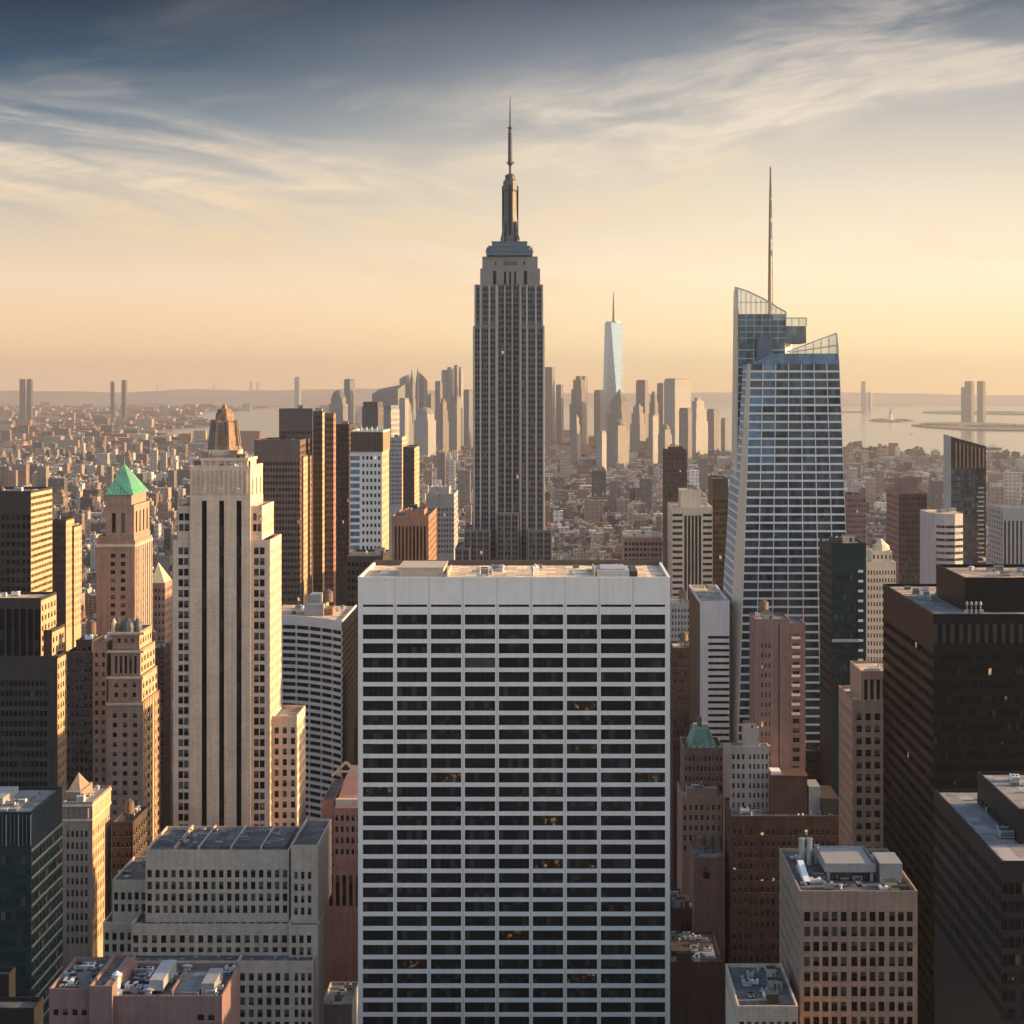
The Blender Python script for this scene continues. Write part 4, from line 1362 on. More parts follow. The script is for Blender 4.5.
B.tier(291, 318, 845, 40, [bl_(1.5), dict(w=20, n=3, wf=.5, fh=3.7, hf=.62, top=7.5, st='sash', rec=.4), bl_(5)], [bl_(1)], Yf=659, roof=roof_dark, par=.8, z0=Z(925, 654) - .8)
xa, xb, zq = X(145.5, 662), X(289, 662), Z(850, 662) - .8
b = MB(); b.box(X(187, 666), X(285, 666), 666, 696, zq, zq + .9); b.box(X(187, 666) + .6, X(285, 666) - .6, 666.6, 695.4, zq + .9, zq + 1.0)
B.part('raised_roof', b, roof_dark)
for q in (176, 200, 232, 262):
    b = MB(); x = X(q, 666); b.box(x - .2, x + .2, 663, 697, zq, zq + 1.5); B.part('roof_wall', b, limestone_grey)
for i in range(12):
    equip(B.root, 'railing', X(152 + i * 11.5, 664), 663.2, zq, 1.8, 1, 1.0)
for i in range(26):
    equip(B.root, random.choice(['vent', 'air_handler', 'duct', 'pipe_run']), random.uniform(xa + 3, xb - 3), random.uniform(670, 692), zq + .9, 1.1, 1.0, random.uniform(.6, 1.2))
for i in range(18):
    equip(B.root, random.choice(['vent', 'duct']), X(140 + i * 8.3, 660), random.uniform(657.5, 660.5), Z(924, 656) - .9, .7, .5, random.uniform(.5, 1.0))
for i in range(16):
    equip(B.root, random.choice(['vent', 'duct']), X(125 + i * 11.5, 650), random.uniform(648, 653), Z(961, 646) - .9, .7, .5, random.uniform(.5, 1.0))
for i in range(5):
    equip(B.root, random.choice(['vent', 'air_handler']), X(118 + i * 5, 680), random.uniform(676, 700), Z(880, 672) - .9, 1.2, 1.2, random.uniform(.6, 1.4))
B.ytop = 836
B.done()

# ---- bottom edge, pinkish brick
Y0 = 560
B = Bldg('low_brick_building', 'pinkish brick building with a cluttered dark roof at the bottom edge', 'the cluttered pink brick roof', Y0, 49, 240, 1024, mauve_brick)
B.tier(49, 89, 988.5, 31, [bl_(2), dict(w=36, n=4, wf=.55, fh=4.0, hf=.45, top=4.2, st='pair', rec=.4)], None, roof=roof_dark, par=1.3)
B.tier(89, 112, 986, 31, [bl_(1)], None, Yf=Y0 - 1.5, roof=roof_dark, par=1.3)
B.tier(112, 222, 996, 32, [bl_(78), dict(w=20, n=2, wf=.6, fh=4.0, hf=.45, top=3.6, st='pair', rec=.4), bl_(5)], [bl_(1)], roof=roof_dark, par=1.3)
zq = Z(996, Y0) - 1.3
b = MB(); b.box(X(106.5, 562), X(113, 562), 559, 588, zq, zq + 4.2); B.part('roof_wall', b, mauve_brick)
b = MB(); b.lathe(X(117, 566), 566, [(1.5, zq), (1.5, zq + 1), (.9, zq + 1.2), (.9, zq + 4.6), (1.4, zq + 5.4), (.3, zq + 6.2)], 14); B.part('exhaust_stack', b, unit_white)
for i in range(6):
    equip(B.root, 'railing', X(120 + i * 17, 564), 561.5, zq + .02, 2.3, 1, 1.25)
b = MB(); b.box(X(152, 570), X(166, 570), 566, 586, zq + 1, zq + 3.8, bottom=True)
for q in (153, 165):
    for y in (567, 585): b.box(X(q, 570) - .15, X(q, 570) + .15, y - .15, y + .15, zq, zq + 1)
B.part('chiller', b, duct_metal)
b = MB(); b.box(X(176, 568), X(201, 568), 564, 584, zq, zq + 1.0); B.part('raised_roof', b, roof_grey)
b = MB(); b.box(X(174, 568), X(176, 568), 563, 586, zq, zq + 1.9); B.part('roof_wall', b, mauve_brick)
b = MB(); b.box(X(203, 568), X(216, 568), 565, 580, zq, zq + 3.2); B.part('plant_room', b, unit_grey)
for (p0, p1, q0, q1, n_) in ((116, 150, 563, 590, 26), (52, 88, 563, 588, 16), (200, 219, 563, 590, 12), (120, 172, 576, 591, 12)):
    for i in range(n_):
        equip(B.root, random.choice(['air_handler', 'vent', 'duct', 'pipe_run', 'pipe_run', 'air_handler']), X(random.uniform(p0 + 3, p1 - 3), Y0), random.uniform(q0 + 1, q1 - 1), zq + (1.95 if p0 == 52 else 0), random.uniform(.9, 2.1), random.uniform(.8, 1.7), random.uniform(.8, 2.1), random.choice([0, 1.571]))
B.ytop = 960
B.done()

B = Bldg('corner_building', 'dark brown low building with a ledge in the bottom corner', 'the brown corner block', 500, -30, 36, 1024, bronze)
B.tier(-40, 9, 974, 6, None, None, roof=roof_dark, par=1)
B.tier(-40, 34, 1008, 9, None, None, Yf=490, roof=roof_dark, par=1)
B.done()


def simple(name, label, short, Y, x0, x1, yt, ybot, D, wall, front, side, roof=roof_grey, par=1.0, n=4, tank=0, cap=100, tiers=(), cat='building', big=1.0, parmat=None):
    B = Bldg(name, label, short, Y, x0, x1, ybot, wall, cat)
    xa, xb, y0, y1, z0, zw = B.tier(x0, x1, yt, D, front, side, roof=roof, par=par, parmat=parmat)
    base_top = (xa, xb, y0, y1, zw)
    for t_ in tiers:                         # (x0, x1, ytop, depth, front, side, setback[, sits on top])
        q = B.tier(t_[0], t_[1], t_[2], t_[3], t_[4], t_[5], Yf=Y + t_[6], z0=(base_top[4] if len(t_) < 8 else t_[7]), roof=roof, par=par * .8)
        base_top = (q[0], q[1], q[2], q[3], q[5])
    if n:
        clutter(B, *base_top, n, big, tank)
    if tiers and n:
        clutter(B, xa, xb, y0, y1, zw, max(2, n // 2), big * .8)
    return B


GR = lambda n, wf=.5, fh=3.7, hf=.55, top=2.0, st='plain', rec=.3, **k: dict(n=n, wf=wf, fh=fh, hf=hf, top=top, st=st, rec=rec, **k)

# ---- left edge
simple('office_tower', 'dark slab with gold and black horizontal bands on its sunlit end', 'the gold banded slab', 900, -30, 31, 491, 606, 38, [dark_metal, sunlit_gold],
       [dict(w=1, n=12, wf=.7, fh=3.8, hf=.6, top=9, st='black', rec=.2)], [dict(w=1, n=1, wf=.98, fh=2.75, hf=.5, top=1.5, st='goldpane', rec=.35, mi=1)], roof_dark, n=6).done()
B = simple('office_tower', 'dark ribbed tower with an orange lit end, stepping down at the picture edge', 'the dark ribbed stepped tower', 780, -30, 41, 598, 790, 24, [dark_metal, sunlit_gold],
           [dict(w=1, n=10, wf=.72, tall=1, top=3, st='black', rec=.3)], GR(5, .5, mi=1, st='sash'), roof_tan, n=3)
B.tier(41, 52, 630, 20, None, GR(4, .45, st='sash', mi=1), Yf=784, par=1)
B.tier(-30, 57.5, 656, 15, [dict(w=8, n=18, wf=.7, fh=3.7, hf=.55, top=8, st='black', rec=.3), dict(w=1)], GR(4, .5, st='sash', mi=1), Yf=778, par=1)
B.done()
B = simple('office_tower', 'dark green glass office block with a finned crown, nearest on the river side', 'the dark green glass block', 600, -40, 31, 812, 1024, 38, green_metal,
           [dict(w=1, n=14, wf=.86, fh=3.9, hf=.62, top=11.5, st='green', rec=.25)], [dict(w=1, n=9, wf=.9, fh=3.9, hf=.62, top=11.5, st='green', rec=.25)], roof_grey, n=0)
zt_ = Z(812, 600)
for i in range(18):
    b = MB(); x = X(31, 600) - i * 1.15
    b.box(x - .09, x + .09, 599.55, 599.93, zt_ - 9.5, zt_ - .8, bottom=True); B.part('fin', b, aluminium if i % 3 == 0 else steel)
for i in range(17):
    b = MB(); y = 600.8 + i * 2.2; x = X(31, 600)
    b.box(x + .07, x + .4, y - .09, y + .09, zt_ - 9.5, zt_ - .8, bottom=True); B.part('fin', b, steel)
b = MB()
x = X(31, 600)
for i in range(14):
    z = zt_ - 11.0 - i * 3.9
    b.box(x + .005, x + .22, 600.3, 637.7, z - .3, z + .35, bottom=True)
B.part('spandrel_band', b, flat_mat('olive_band', (0.22, 0.21, 0.16), 0.6))
b = MB(); b.box(X(8, 618), X(27, 618), 606, 634, zt_ - 1, zt_ - .3); B.part('raised_roof', b, roof_grey)
b = MB(); b.box(X(-20, 618), X(8, 618), 612, 630, zt_ - 1, zt_ + 1.6); B.part('plant_room', b, unit_grey)
for i in range(9): equip(B.root, random.choice(['vent', 'air_handler', 'duct']), X(random.uniform(-5, 28), 620), random.uniform(604, 634), zt_ - 1 + .7 * (i % 2), 1, 1, random.uniform(.6, 1.4))
B.done()
B = simple('office_building', 'tan brick corner building whose top glows gold, beside the dark green glass block', 'the gold topped brick building', 700, 63, 92.5, 802, 938, 29, [tan_brick, sunlit_gold],
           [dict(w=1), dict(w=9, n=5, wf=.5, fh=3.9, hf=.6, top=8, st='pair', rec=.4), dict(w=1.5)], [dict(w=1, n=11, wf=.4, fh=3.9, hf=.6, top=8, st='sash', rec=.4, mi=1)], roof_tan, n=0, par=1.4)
b = MB(); zq = Z(802, 700) - 1.4; b.box(X(74, 720), X(90, 720), 706, 724, zq, zq + 3.5); b.pyramid(X(76, 720), X(88, 720), 708, 722, zq + 3.5, (X(82, 720), 715, zq + 8.5)); B.part('roof_lantern', b, tan_brick)
for i in range(8): equip(B.root, random.choice(['air_handler', 'vent']), X(random.uniform(66, 90), 710), random.uniform(703, 727), zq, 1.2, 1.2, random.uniform(1.2, 3))
b = MB(); b.box(X(62.6, 700), X(92.9, 700), 699.5, 729.4, Z(821, 700), Z(819, 700), bottom=True); B.part('cornice', b, cream_stone)
b = MB(); b.box(X(62.6, 700), X(93.0, 700), 699.3, 729.5, Z(806.5, 700), Z(804.5, 700), bottom=True); B.part('cornice', b, cream_stone)
for i in range(5):
    b = MB(); x = X(66.5 + i * 5.4, 700); b.lathe(x, 699.7, [(.35, Z(818, 700)), (.35, Z(808, 700))], 8); B.part('column', b, tan_brick)
B.done()
simple('office_tower', 'narrow dark tower with a sunlit gold end wall, behind the ribbed stepped tower', 'the narrow gold ended tower', 1100, 48, 66, 519, 625, 19, [brown_metal, sunlit_gold], GR(7, .5, st='brown', mi=0), GR(9, .3, st='sash', mi=1), roof_tan, n=3,
       tiers=((66.3, 74, 526, 18, GR(3, .5, st='brown'), GR(4, .3, st='sash', mi=1), 14, 0.0),)).done(60)
B = simple('brick_tower', 'small gold lit tower with a pale pyramid roof, tucked beside the striped tower', 'the small pale pyramid roof', 1000, 150, 165, 583, 640, 19, [pink_brick], GR(4, .5), GR(5, .4), roof_tan, n=0, par=.6)
b = MB(); b.pyramid(X(151, 1000), X(164.5, 1000), 1000.5, 1018.5, Z(583, 1000), (X(158, 1009), 1009.5, Z(562, 1009))); B.part('pyramid_roof', b, gilt); B.done(40)
simple('brick_building', 'dull red brick block in the gap beside the ornate brick tower flank', 'the dull red block', 900, 140, 164, 648, 760, 16, [red_brick], GR(5, .5), GR(6, .4), roof_dark, n=4, tank=1).done(60)
simple('brick_building', 'dark brown low block in shadow under the ornate brick tower', 'the shadowed brown block', 720, 112, 133, 822, 872, 26, [brown_brick], GR(5, .5), GR(6, .4, st='sash'), roof_dark, n=6, tank=1).done(60)
simple('office_building', 'dark brown mid rise with dull windows between the ribbed tower and the ornate tower', 'the dark brown mid rise', 880, 66, 97, 652, 800, 30, [brown_brick], GR(7, .5, st='sash'), GR(5, .4), roof_dark, n=6, tank=1,
       tiers=((76, 92, 640, 20, GR(3, .5), None, 5),)).done(60)
# ---- left centre
simple('office_tower', 'broad bronze brown slab tower with fine horizontal lines, left of the white mid tower', 'the bronze slab', 1250, 254, 300, 440, 612, 62, [umber_metal, sunlit_gold], [dict(w=1, n=15, wf=.7, fh=3.8, hf=.5, top=12, st='brown', rec=.15)], GR(9, .5, st='brown'), roof_dark, n=2,
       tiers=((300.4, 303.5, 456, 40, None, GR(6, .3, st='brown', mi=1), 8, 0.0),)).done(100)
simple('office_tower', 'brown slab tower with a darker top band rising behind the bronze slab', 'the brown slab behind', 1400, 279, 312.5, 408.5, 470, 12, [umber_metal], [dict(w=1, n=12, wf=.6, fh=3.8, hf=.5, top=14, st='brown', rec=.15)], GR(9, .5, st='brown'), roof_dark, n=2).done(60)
simple('office_tower', 'slim charcoal tower with a pale lit edge, first of two beside the bronze slab', 'the slim charcoal tower', 1300, 313, 322.5, 411, 600, 14, [charcoal_metal, sunlit_gold], GR(4, .6, st='brown'), GR(6, .3, mi=1, st='sash'), roof_dark, n=1).done(60)
simple('office_tower', 'slim dark brown tower with a rusty lit edge, just left of the white mid tower', 'the slim brown tower', 1280, 324.5, 333.5, 413, 615, 14, [umber_metal, rust_brick], GR(4, .6, st='brown'), GR(6, .3, mi=1, st='brown'), roof_dark, n=1).done(60)  # rust colour on the side wall stands for the sunlit edge
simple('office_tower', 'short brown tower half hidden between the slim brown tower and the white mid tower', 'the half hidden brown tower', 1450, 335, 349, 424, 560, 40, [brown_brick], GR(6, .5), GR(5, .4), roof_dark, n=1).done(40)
B = simple('apartment_tower', 'white grid fronted mid tower with a ribbed brown crown and sunlit gold side', 'the white grid mid tower', 1050, 350, 382, 452, 560, 44, [white_metal, sunlit_gold],
           [dict(w=10, n=1, wf=.96, fh=3.4, hf=.62, top=2, st='paleblue', rec=.15), dict(w=1.5), dict(w=20, n=5, wf=.55, fh=3.7, hf=.5, top=2, st='plain', rec=.3), dict(w=.8)], GR(8, .25, mi=1, st='sash'), None, par=0, n=0)
z0_ = Z(452, 1050)
B.tier(351, 383, 430.5, 44, None, None, Yf=1049.5, z0=z0_, roof=roof_dark, par=1)
for i in range(14):
    b = MB(); x = X(351.8 + i * 2.35, 1049.5); b.box(x - .22, x + .22, 1049.0, 1049.48, z0_ + .3, Z(432, 1049.5), bottom=True); B.part('rib', b, brown_metal)
b = MB(); b.box(X(351, 1049.4) - .02, X(383, 1049.4) + .02, 1049.4, 1093.6, z0_ + .2, Z(432, 1049.5), bottom=True); B.part('crown_cladding', b, flat_mat('crown_brown', (0.20, 0.14, 0.09), .7))
for i in range(5): equip(B.root, 'vent', X(356 + i * 5, 1055), 1056 + i, Z(431, 1050) - 1, .7, .7, 3)
B.done()
simple('office_tower', 'dark charcoal block just left of the white slab roof corner', 'the dark block beside the slab', 1000, 347, 383, 556, 640, 40, [dark_metal], GR(9, .7, st='black'), None, roof_dark, n=3).done(80)
simple('warehouse_building', 'orange brick loft block with tall rust piers above the white slab roof', 'the orange brick loft block', 1150, 392, 428.5, 516, 575, 78, [rust_brick, rust_brick], [dict(w=1), dict(w=18, n=9, wf=.55, tall=1, top=4.5, st='brown', rec=.5), dict(w=1)], GR(9, .4, st='brown'), roof_dark, n=5,
       tiers=((405, 424, 510, 30, None, None, 20),)).done(60)
simple('office_building', 'wide grey brown block with a plain blank top, behind the orange loft block', 'the grey brown block', 1500, 427, 454, 494, 545, 60, [grey_concrete], GR(10, .5, top=9), GR(6, .4), roof_tan, n=5, tiers=((430, 449, 487, 30, None, None, 10),)).done(40)
simple('brick_tower', 'dark brown tower with a thin gold lit edge, left of the tall spired tower', 'the dark tower with gold edge', 1700, 403, 414.5, 447, 497, 60, [brown_brick, sunlit_gold], GR(6, .5), GR(6, .3, mi=1), roof_dark, n=1).done(40)
simple('brick_tower', 'grey brown tower standing behind the white grid mid tower', 'the grey tower behind', 1800, 389.5, 402, 437, 500, 60, [grey_concrete, sunlit_gold], GR(6, .5), GR(6, .3, mi=1), roof_dark, n=1).done(40)
# curved banded block
Y0 = 885
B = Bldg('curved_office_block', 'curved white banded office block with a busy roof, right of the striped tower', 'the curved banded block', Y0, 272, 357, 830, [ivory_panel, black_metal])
plan = [(X(268, 904), 904), (X(282, 903.5), 903.5), (X(296, 901.5), 901.5), (X(309, 897.5), 897.5), (X(321, 892.5), 892.5), (X(332, 886.5), 886.5), (X(341.5, 880), 880)]
z1 = Z(622, 885); zl = Z(838, 885)
for (a, c) in zip(plan, plan[1:]):
    U = Vector((c[0] - a[0], c[1] - a[1])); L = U.length; U.normalize()
    facade(B.wall, a, (U.x, U.y), (U.y, -U.x), L, BASE, z1, cols(L, 1, .93), rows(BASE, z1, 3.02, .56, 3.2, zl), .6, 0, B.wins, 'band')
back = [(X(341.5, 880), 948), (X(268, 904), 955)]
wall_side(B.wall, plan[-1], (0, 1), (1, 0), 68, BASE, z1, [dict(w=1, n=13, wf=.4, fh=3.02, hf=.6, top=5, st='black', rec=.2, mi=1)], zl, B.wins)  # side wall near-black, front ivory
B.wall.face([(*back[0], 0), (*back[1], 0), (*back[1], z1), (*back[0], z1)])
B.wall.face([(*back[1], 0), (*plan[0], 0), (*plan[0], z1), (*back[1], z1)])
b = MB(); b.face([(*q, z1 - .0) for q in plan + back]); B.part('roof', b, roof_tan)
b = MB(); b.prism([(q[0], q[1] + .3) for q in plan] + [(q[0], q[1] + 1.1) for q in reversed(plan)], z1, z1 + .8); B.part('parapet', b, ivory_panel)
b = MB(); b.box(plan[-1][0] - .6, plan[-1][0], 882, 947, z1, z1 + .8); B.part('parapet', b, pale_concrete)
b = MB(); b.box(X(305, 910), X(324, 910), 908, 930, z1, z1 + 5); b.box(X(308, 910), X(320, 910), 912, 926, z1 + 5, z1 + 8.5); B.part('plant_room', b, unit_grey)
tank_parts(B.root, X(328, 915), 915, z1 + 3, 2.2, 4.2)
b = MB(); b.box(X(324, 912), X(333, 912), 910, 922, z1, z1 + 3); B.part('plant_room', b, rust_brick)
for i in range(22): equip(B.root, random.choice(['air_handler', 'vent', 'duct', 'bulkhead']), X(random.uniform(286, 338), 912), random.uniform(912, 944), z1, random.uniform(.7, 1.5), random.uniform(.7, 1.4), random.uniform(.8, 2.4))
B.foot.append((plan[0][0], plan[-1][0], 880, 960)); B.ytop = 592
B.done()
# pink gabled building
Y0 = 760
B = Bldg('gabled_building', 'salmon pink stone building with a steep gabled roof between the striped tower and white slab', 'the pink gabled building', Y0, 321, 358, 905, [salmon_brick])
B.wall.tint = None
B.tier(334, 372, 808, 40, [dict(w=38, n=7, wf=.5, fh=4.0, hf=.55, top=2, st='pair', rec=.5, max=4)], None, roof=None, par=.6, z0=Z(866, Y0))
B.tier(322, 334, 800, 40, [dict(w=1, n=2, wf=.5, fh=4.0, hf=.5, top=6, st='pair', rec=.4)], None, Yf=Y0 + 4, roof=roof_dark, par=.6, z0=Z(866, Y0))
B.tier(321, 374, 866, 44, [dict(w=1, n=8, wf=.55, fh=14, hf=.8, top=2.5, st='pair', rec=.8)], None, Yf=Y0 - .6, roof=roof_dark, par=.8)
b = MB(); z1 = Z(808, Y0); z2 = Z(781, Y0)
x0_, x1_ = X(335, Y0), X(372, Y0)
b.face([(x0_, Y0, z1), (x1_, Y0, z1), (x1_, Y0 + 8, z2), (x0_ + 3, Y0 + 8, z2)]); b.face([(x0_, Y0 + 40, z1), (x0_, Y0, z1), (x0_ + 3, Y0 + 8, z2), (x0_ + 3, Y0 + 32, z2)]); b.face([(x0_ + 3, Y0 + 8, z2), (x1_, Y0 + 8, z2), (x1_, Y0 + 32, z2), (x0_ + 3, Y0 + 32, z2)])
B.part('mansard_roof', b, flat_mat('salmon_tiles', (0.42, 0.22, 0.17), .8))
b = MB(); xm = X(346, Y0 + 10)
b.bar((xm - 5, Y0 + 10, z2), (xm, Y0 + 10, z2 + 5), .4); b.bar((xm, Y0 + 10, z2 + 5), (xm + 5, Y0 + 10, z2), .4); b.bar((xm - 3.5, Y0 + 10, z2 + 1.6), (xm + 3.5, Y0 + 10, z2 + 1.6), .3)
B.part('gable_frame', b, cream_stone)
for i in range(5):
    b = MB(); x = X(338 + i * 5, Y0); b.box(x - .9, x + .9, Y0 + .5, Y0 + 3.2, z1 + .6, z1 + 3.0); B.part('dormer', b, cream_stone)
B.ytop = 772
B.done(60)
B = simple('low_building', 'low slate roofed hall in the shaded gap beside the white slab', 'the slate roofed hall', 790, 330, 372, 978, 1024, 40, [brown_brick], GR(6, .5), None, None, n=0, par=.5)
b = MB(); x0_, x1_, zq = X(330, 790), X(372, 790), Z(978, 790) - .5
b.face([(x0_, 789, zq), (x1_, 789, zq), (x1_, 810, zq + 13), (x0_ + 5, 810, zq + 13)]); b.face([(x0_, 830, zq), (x0_, 789, zq), (x0_ + 5, 810, zq + 13), (x0_ + 5, 830, zq + 13)])
B.part('hipped_roof', b, slate); B.done(20)
simple('low_building', 'grey flat roofed annex at the bottom edge beside the white slab', 'the grey annex', 700, 322, 352, 1004, 1024, 26, [grey_concrete], None, None, roof_grey, n=4).done(20)

# ---- right side
B = simple('office_tower', 'large black steel office tower with a boxed roof storey, right of the tan corner tower', 'the big black tower', 600, 933.5, 1090, 614, 1024, 92, [black_metal, dark_metal],
           [dict(w=1, n=40, wf=.74, fh=3.9, hf=.5, top=10.5, st='black', rec=.35)], [dict(w=1, n=26, wf=.9, fh=3.9, hf=.48, top=10.5, st='black', rec=.35)], roof_umber, n=0, par=.9)
z1 = Z(614, 600)
x0_ = X(933.5, 600)
for i in range(22):
    b = MB(); x = x0_ + .5 + i * 2.4
    b.box(x - .55, x + .55, 599.6, 599.92, z1 - 8.2, z1 - 2.8, bottom=True); B.part('louvre', b, frame_dark)
B.tier(964.7, 1100, 577.5, 46, GR(40, .5, fh=4.2, hf=.2, top=4, st='strip', rec=.1), None, Yf=614, z0=z1 - .9, roof=roof_umber, par=1.0)
b = MB()
b.box(x0_ + .9, X(950, 640) , 606, 660, z1 - .9, z1 - .86); B.part('roof_walkway', b, roof_grey)
zq = z1 - .9
for i in range(4):
    b = MB(); x = X(967 + i * 4.5, 609); b.lathe(x, 609, [(.15, zq), (.15, zq + 2.4), (.5, zq + 2.6), (.35, zq + 3.3), (.1, zq + 3.6)], 8); b.box(x - .9, x + .9, 608.7, 609.3, zq, zq + 1.2); B.part('roof_beacon', b, unit_grey)
for i in range(10): equip(B.root, random.choice(['vent', 'air_handler', 'duct']), X(random.uniform(915, 945), 660), random.uniform(640, 686), zq, 1, 1, random.uniform(.8, 2))
zq2 = Z(577.5, 614) - 1
for i in range(16): equip(B.root, random.choice(['vent', 'air_handler', 'duct', 'bulkhead']), X(random.uniform(975, 1060), 640), random.uniform(620, 654), zq2, 1.3, 1.2, random.uniform(.7, 1.6))
B.done()
B = simple('office_tower', 'dark bronze office tower with a pale flat roof in the bottom corner, nearest of all', 'the nearest dark tower', 450, 1001.5, 1150, 861, 1024, 80, [bronze, frame_brown],
           [dict(w=1, n=22, wf=.75, fh=3.8, hf=.6, top=4, st='black', rec=.35)], [dict(w=1, n=30, wf=.62, fh=3.8, hf=.56, top=3.2, st='black', rec=.3)], roof_pale, n=0, par=.7)
z1 = Z(861, 450)
B.tier(1018.5, 1150, 809, 46, None, GR(10, .5, st='black', fh=4, hf=.25, top=5), Yf=470, z0=z1 - .7, roof=roof_pale, par=.8)
for (px, Y, s) in ((1003, 482, 1.3), (1006, 476, 1.5), (990, 505, 1.0), (982, 520, .8), (1012, 500, 1.0)):
    equip(B.root, 'air_handler', X(px, Y), Y, z1 - .7, s, s * .8, s * 1.2)
b = MB(); x, y = X(985, 512), 512; b.box(x - .2, x + .2, y - .2, y + .2, z1 - .7, z1 + 1); b.bar((x, y, z1 + .8), (x + 1.4, y, z1 + 1.7), .15); b.bar((x, y, z1 + .8), (x - 1.0, y, z1 + .9), .15); B.part('roof_davit', b, frame_dark)
for i in range(8): equip(B.root, random.choice(['vent', 'air_handler']), X(random.uniform(1024, 1050), 490), random.uniform(474, 512), Z(809, 470) - .8, 1, 1, random.uniform(.7, 1.5))
B.done()
Y0 = 560
B = Bldg('brick_office_building', 'tan brick office building with a grid of square windows and busy grey roof', 'the tan brick office building', Y0, 780, 917, 1024, [tan_brick])
B.tier(800, 917.5, 891, 52, [bl_(2.5), dict(w=43, n=5, wf=.66, fh=3.95, hf=.68, top=4.4, st='pair', rec=.5), bl_(1.5), dict(w=34, n=4, wf=.66, fh=3.95, hf=.68, top=4.4, st='pair', rec=.5), bl_(1.5), dict(w=25, n=3, wf=.66, fh=3.95, hf=.68, top=4.4, st='pair', rec=.5), bl_(3)],
       [dict(w=1, n=16, wf=.45, fh=3.95, hf=.62, top=4.6, st='sash', rec=.4)], roof=roof_dark, par=1.1)
zq = Z(891, Y0) - 1.1
b = MB()
for x, y in ((X(822, 590), 576), (X(864, 590), 576), (X(822, 590), 596), (X(864, 590), 596)): b.box(x - .4, x + .4, y - .4, y + .4, zq, zq + 2.6)
b.box(X(820, 590) - .5, X(866, 590) + .5, 575, 597, zq + 2.6, zq + 5.0, bottom=True, top=False); b.face([(X(820, 590), 575, zq + 4.4), (X(866, 590), 575, zq + 4.4), (X(866, 590), 597, zq + 4.4), (X(820, 590), 597, zq + 4.4)])
B.part('cooling_platform', b, unit_grey)
b = MB(); b.box(X(824, 590), X(862, 590), 579, 595, zq, zq + 2.5); B.part('plant_room', b, mauve_brick)
b = MB(); b.box(X(874, 585), X(896, 585), 574, 588, zq, zq + 5.2); B.part('plant_room', b, unit_grey)
for q in (801, 808.5):
    b = MB(); b.lathe(X(q, 596), 594, [(.85, zq), (.85, zq + 7.4)], 12); b.lathe(X(q, 596), 594, [(.95, zq + 7.4), (.95, zq + 7.9)], 12); B.part('exhaust_stack', b, duct_metal)
b = MB(); b.lathe(X(817, 596), 597, [(.6, zq), (.6, zq + 5), (.9, zq + 5.3)], 10); B.part('exhaust_stack', b, duct_metal)
b = MB(); b.bar((X(807, 572), 571, zq + .3), (X(801, 580), 582, zq + 3.6), .8); B.part('slanted_duct', b, unit_white)
for i in range(44): equip(B.root, random.choice(['air_handler', 'vent', 'duct', 'pipe_run', 'pipe_run', 'bulkhead']), X(random.uniform(809, 908), 560), random.uniform(564, 606), zq, random.uniform(.8, 2.0), random.uniform(.8, 1.6), random.uniform(.8, 1.9), random.choice([0, 1.571]))
B.ytop = 842
B.done()
B = simple('low_office_building', 'low grey building with a flat dark roof at the bottom edge beside the tan offices', 'the low grey building', 545, 738, 798, 1006, 1024, 40, [limestone_grey], GR(8, .6, fh=4, hf=.6, top=3, st='pair'), GR(8, .5), roof_dark, n=26, par=1.0, big=.8)
B.done()
B = simple('brick_building', 'dark red brick block with a few lit windows behind the tan offices', 'the dark red brick block', 760, 732, 842, 816, 975, 34, [red_brick, red_brick], [dict(w=1, n=20, wf=.48, fh=4.1, hf=.5, top=4, st='litty', rec=.4)], GR(9, .4, fh=4.1, st='litty'), roof_grey, n=30, par=.9, big=1.2)
zq = Z(816, 760) - .9
b = MB(); b.box(X(769, 772), X(806, 772), 768, 786, zq, Z(775, 772)); b.box(X(769, 772) - .3, X(806, 772) + .3, 767.7, 786.3, Z(775, 772), Z(773.5, 772), bottom=True); B.part('plant_room', b, red_brick)
b = MB(); b.box(X(770, 774), X(780, 774), 770, 778, Z(773.5, 772), Z(770.5, 772)); B.part('roof_hatch', b, unit_white)
b = MB(); b.box(X(806.5, 775), X(818, 775), 768, 782, zq, Z(783, 775)); B.part('tank_enclosure', b, unit_grey)
b = MB(); b.box(X(818.5, 775), X(836, 775), 766, 792, zq, Z(794, 775)); B.part('plant_room', b, dark_metal)
for q in (745, 757): tank_parts(B.root, X(q, 778), 780, zq, 1.8, 3.2)
B.ytop = 770
B.done()
B = simple('office_tower', 'tan corner tower with recessed top windows, against the big black tower', 'the tan corner tower', 700, 852.5, 900, 700, 900, 34, [tan_brick], [dict(w=1), dict(w=20, n=5, wf=.6, fh=4.0, hf=.6, top=3.4, st='pair', rec=.4)], GR(12, .4, fh=4.0, hf=.6, top=3.4, st='sash'), roof_tan, n=3,
           tiers=((861, 900, 671, 26, [dict(w=1), dict(w=20, n=6, wf=.55, tall=1, top=2, st='black', rec=.6)], [dict(w=1)], 2),)); B.done()
B = simple('apartment_tower', 'red brown brick slab with a dark vertical groove, in front of the glass tower', 'the red brown slab', 780, 755, 790, 619, 770, 22, [mauve_brick],
           [dict(w=6), dict(w=13, n=3, wf=.4, fh=3.6, hf=.5, top=8, st='litty', rec=.3), dict(w=8), dict(w=1.2, n=1, wf=.99, tall=1, top=1, st='strip', rec=1.0), dict(w=12)], None, roof_tan, n=5, tank=1)
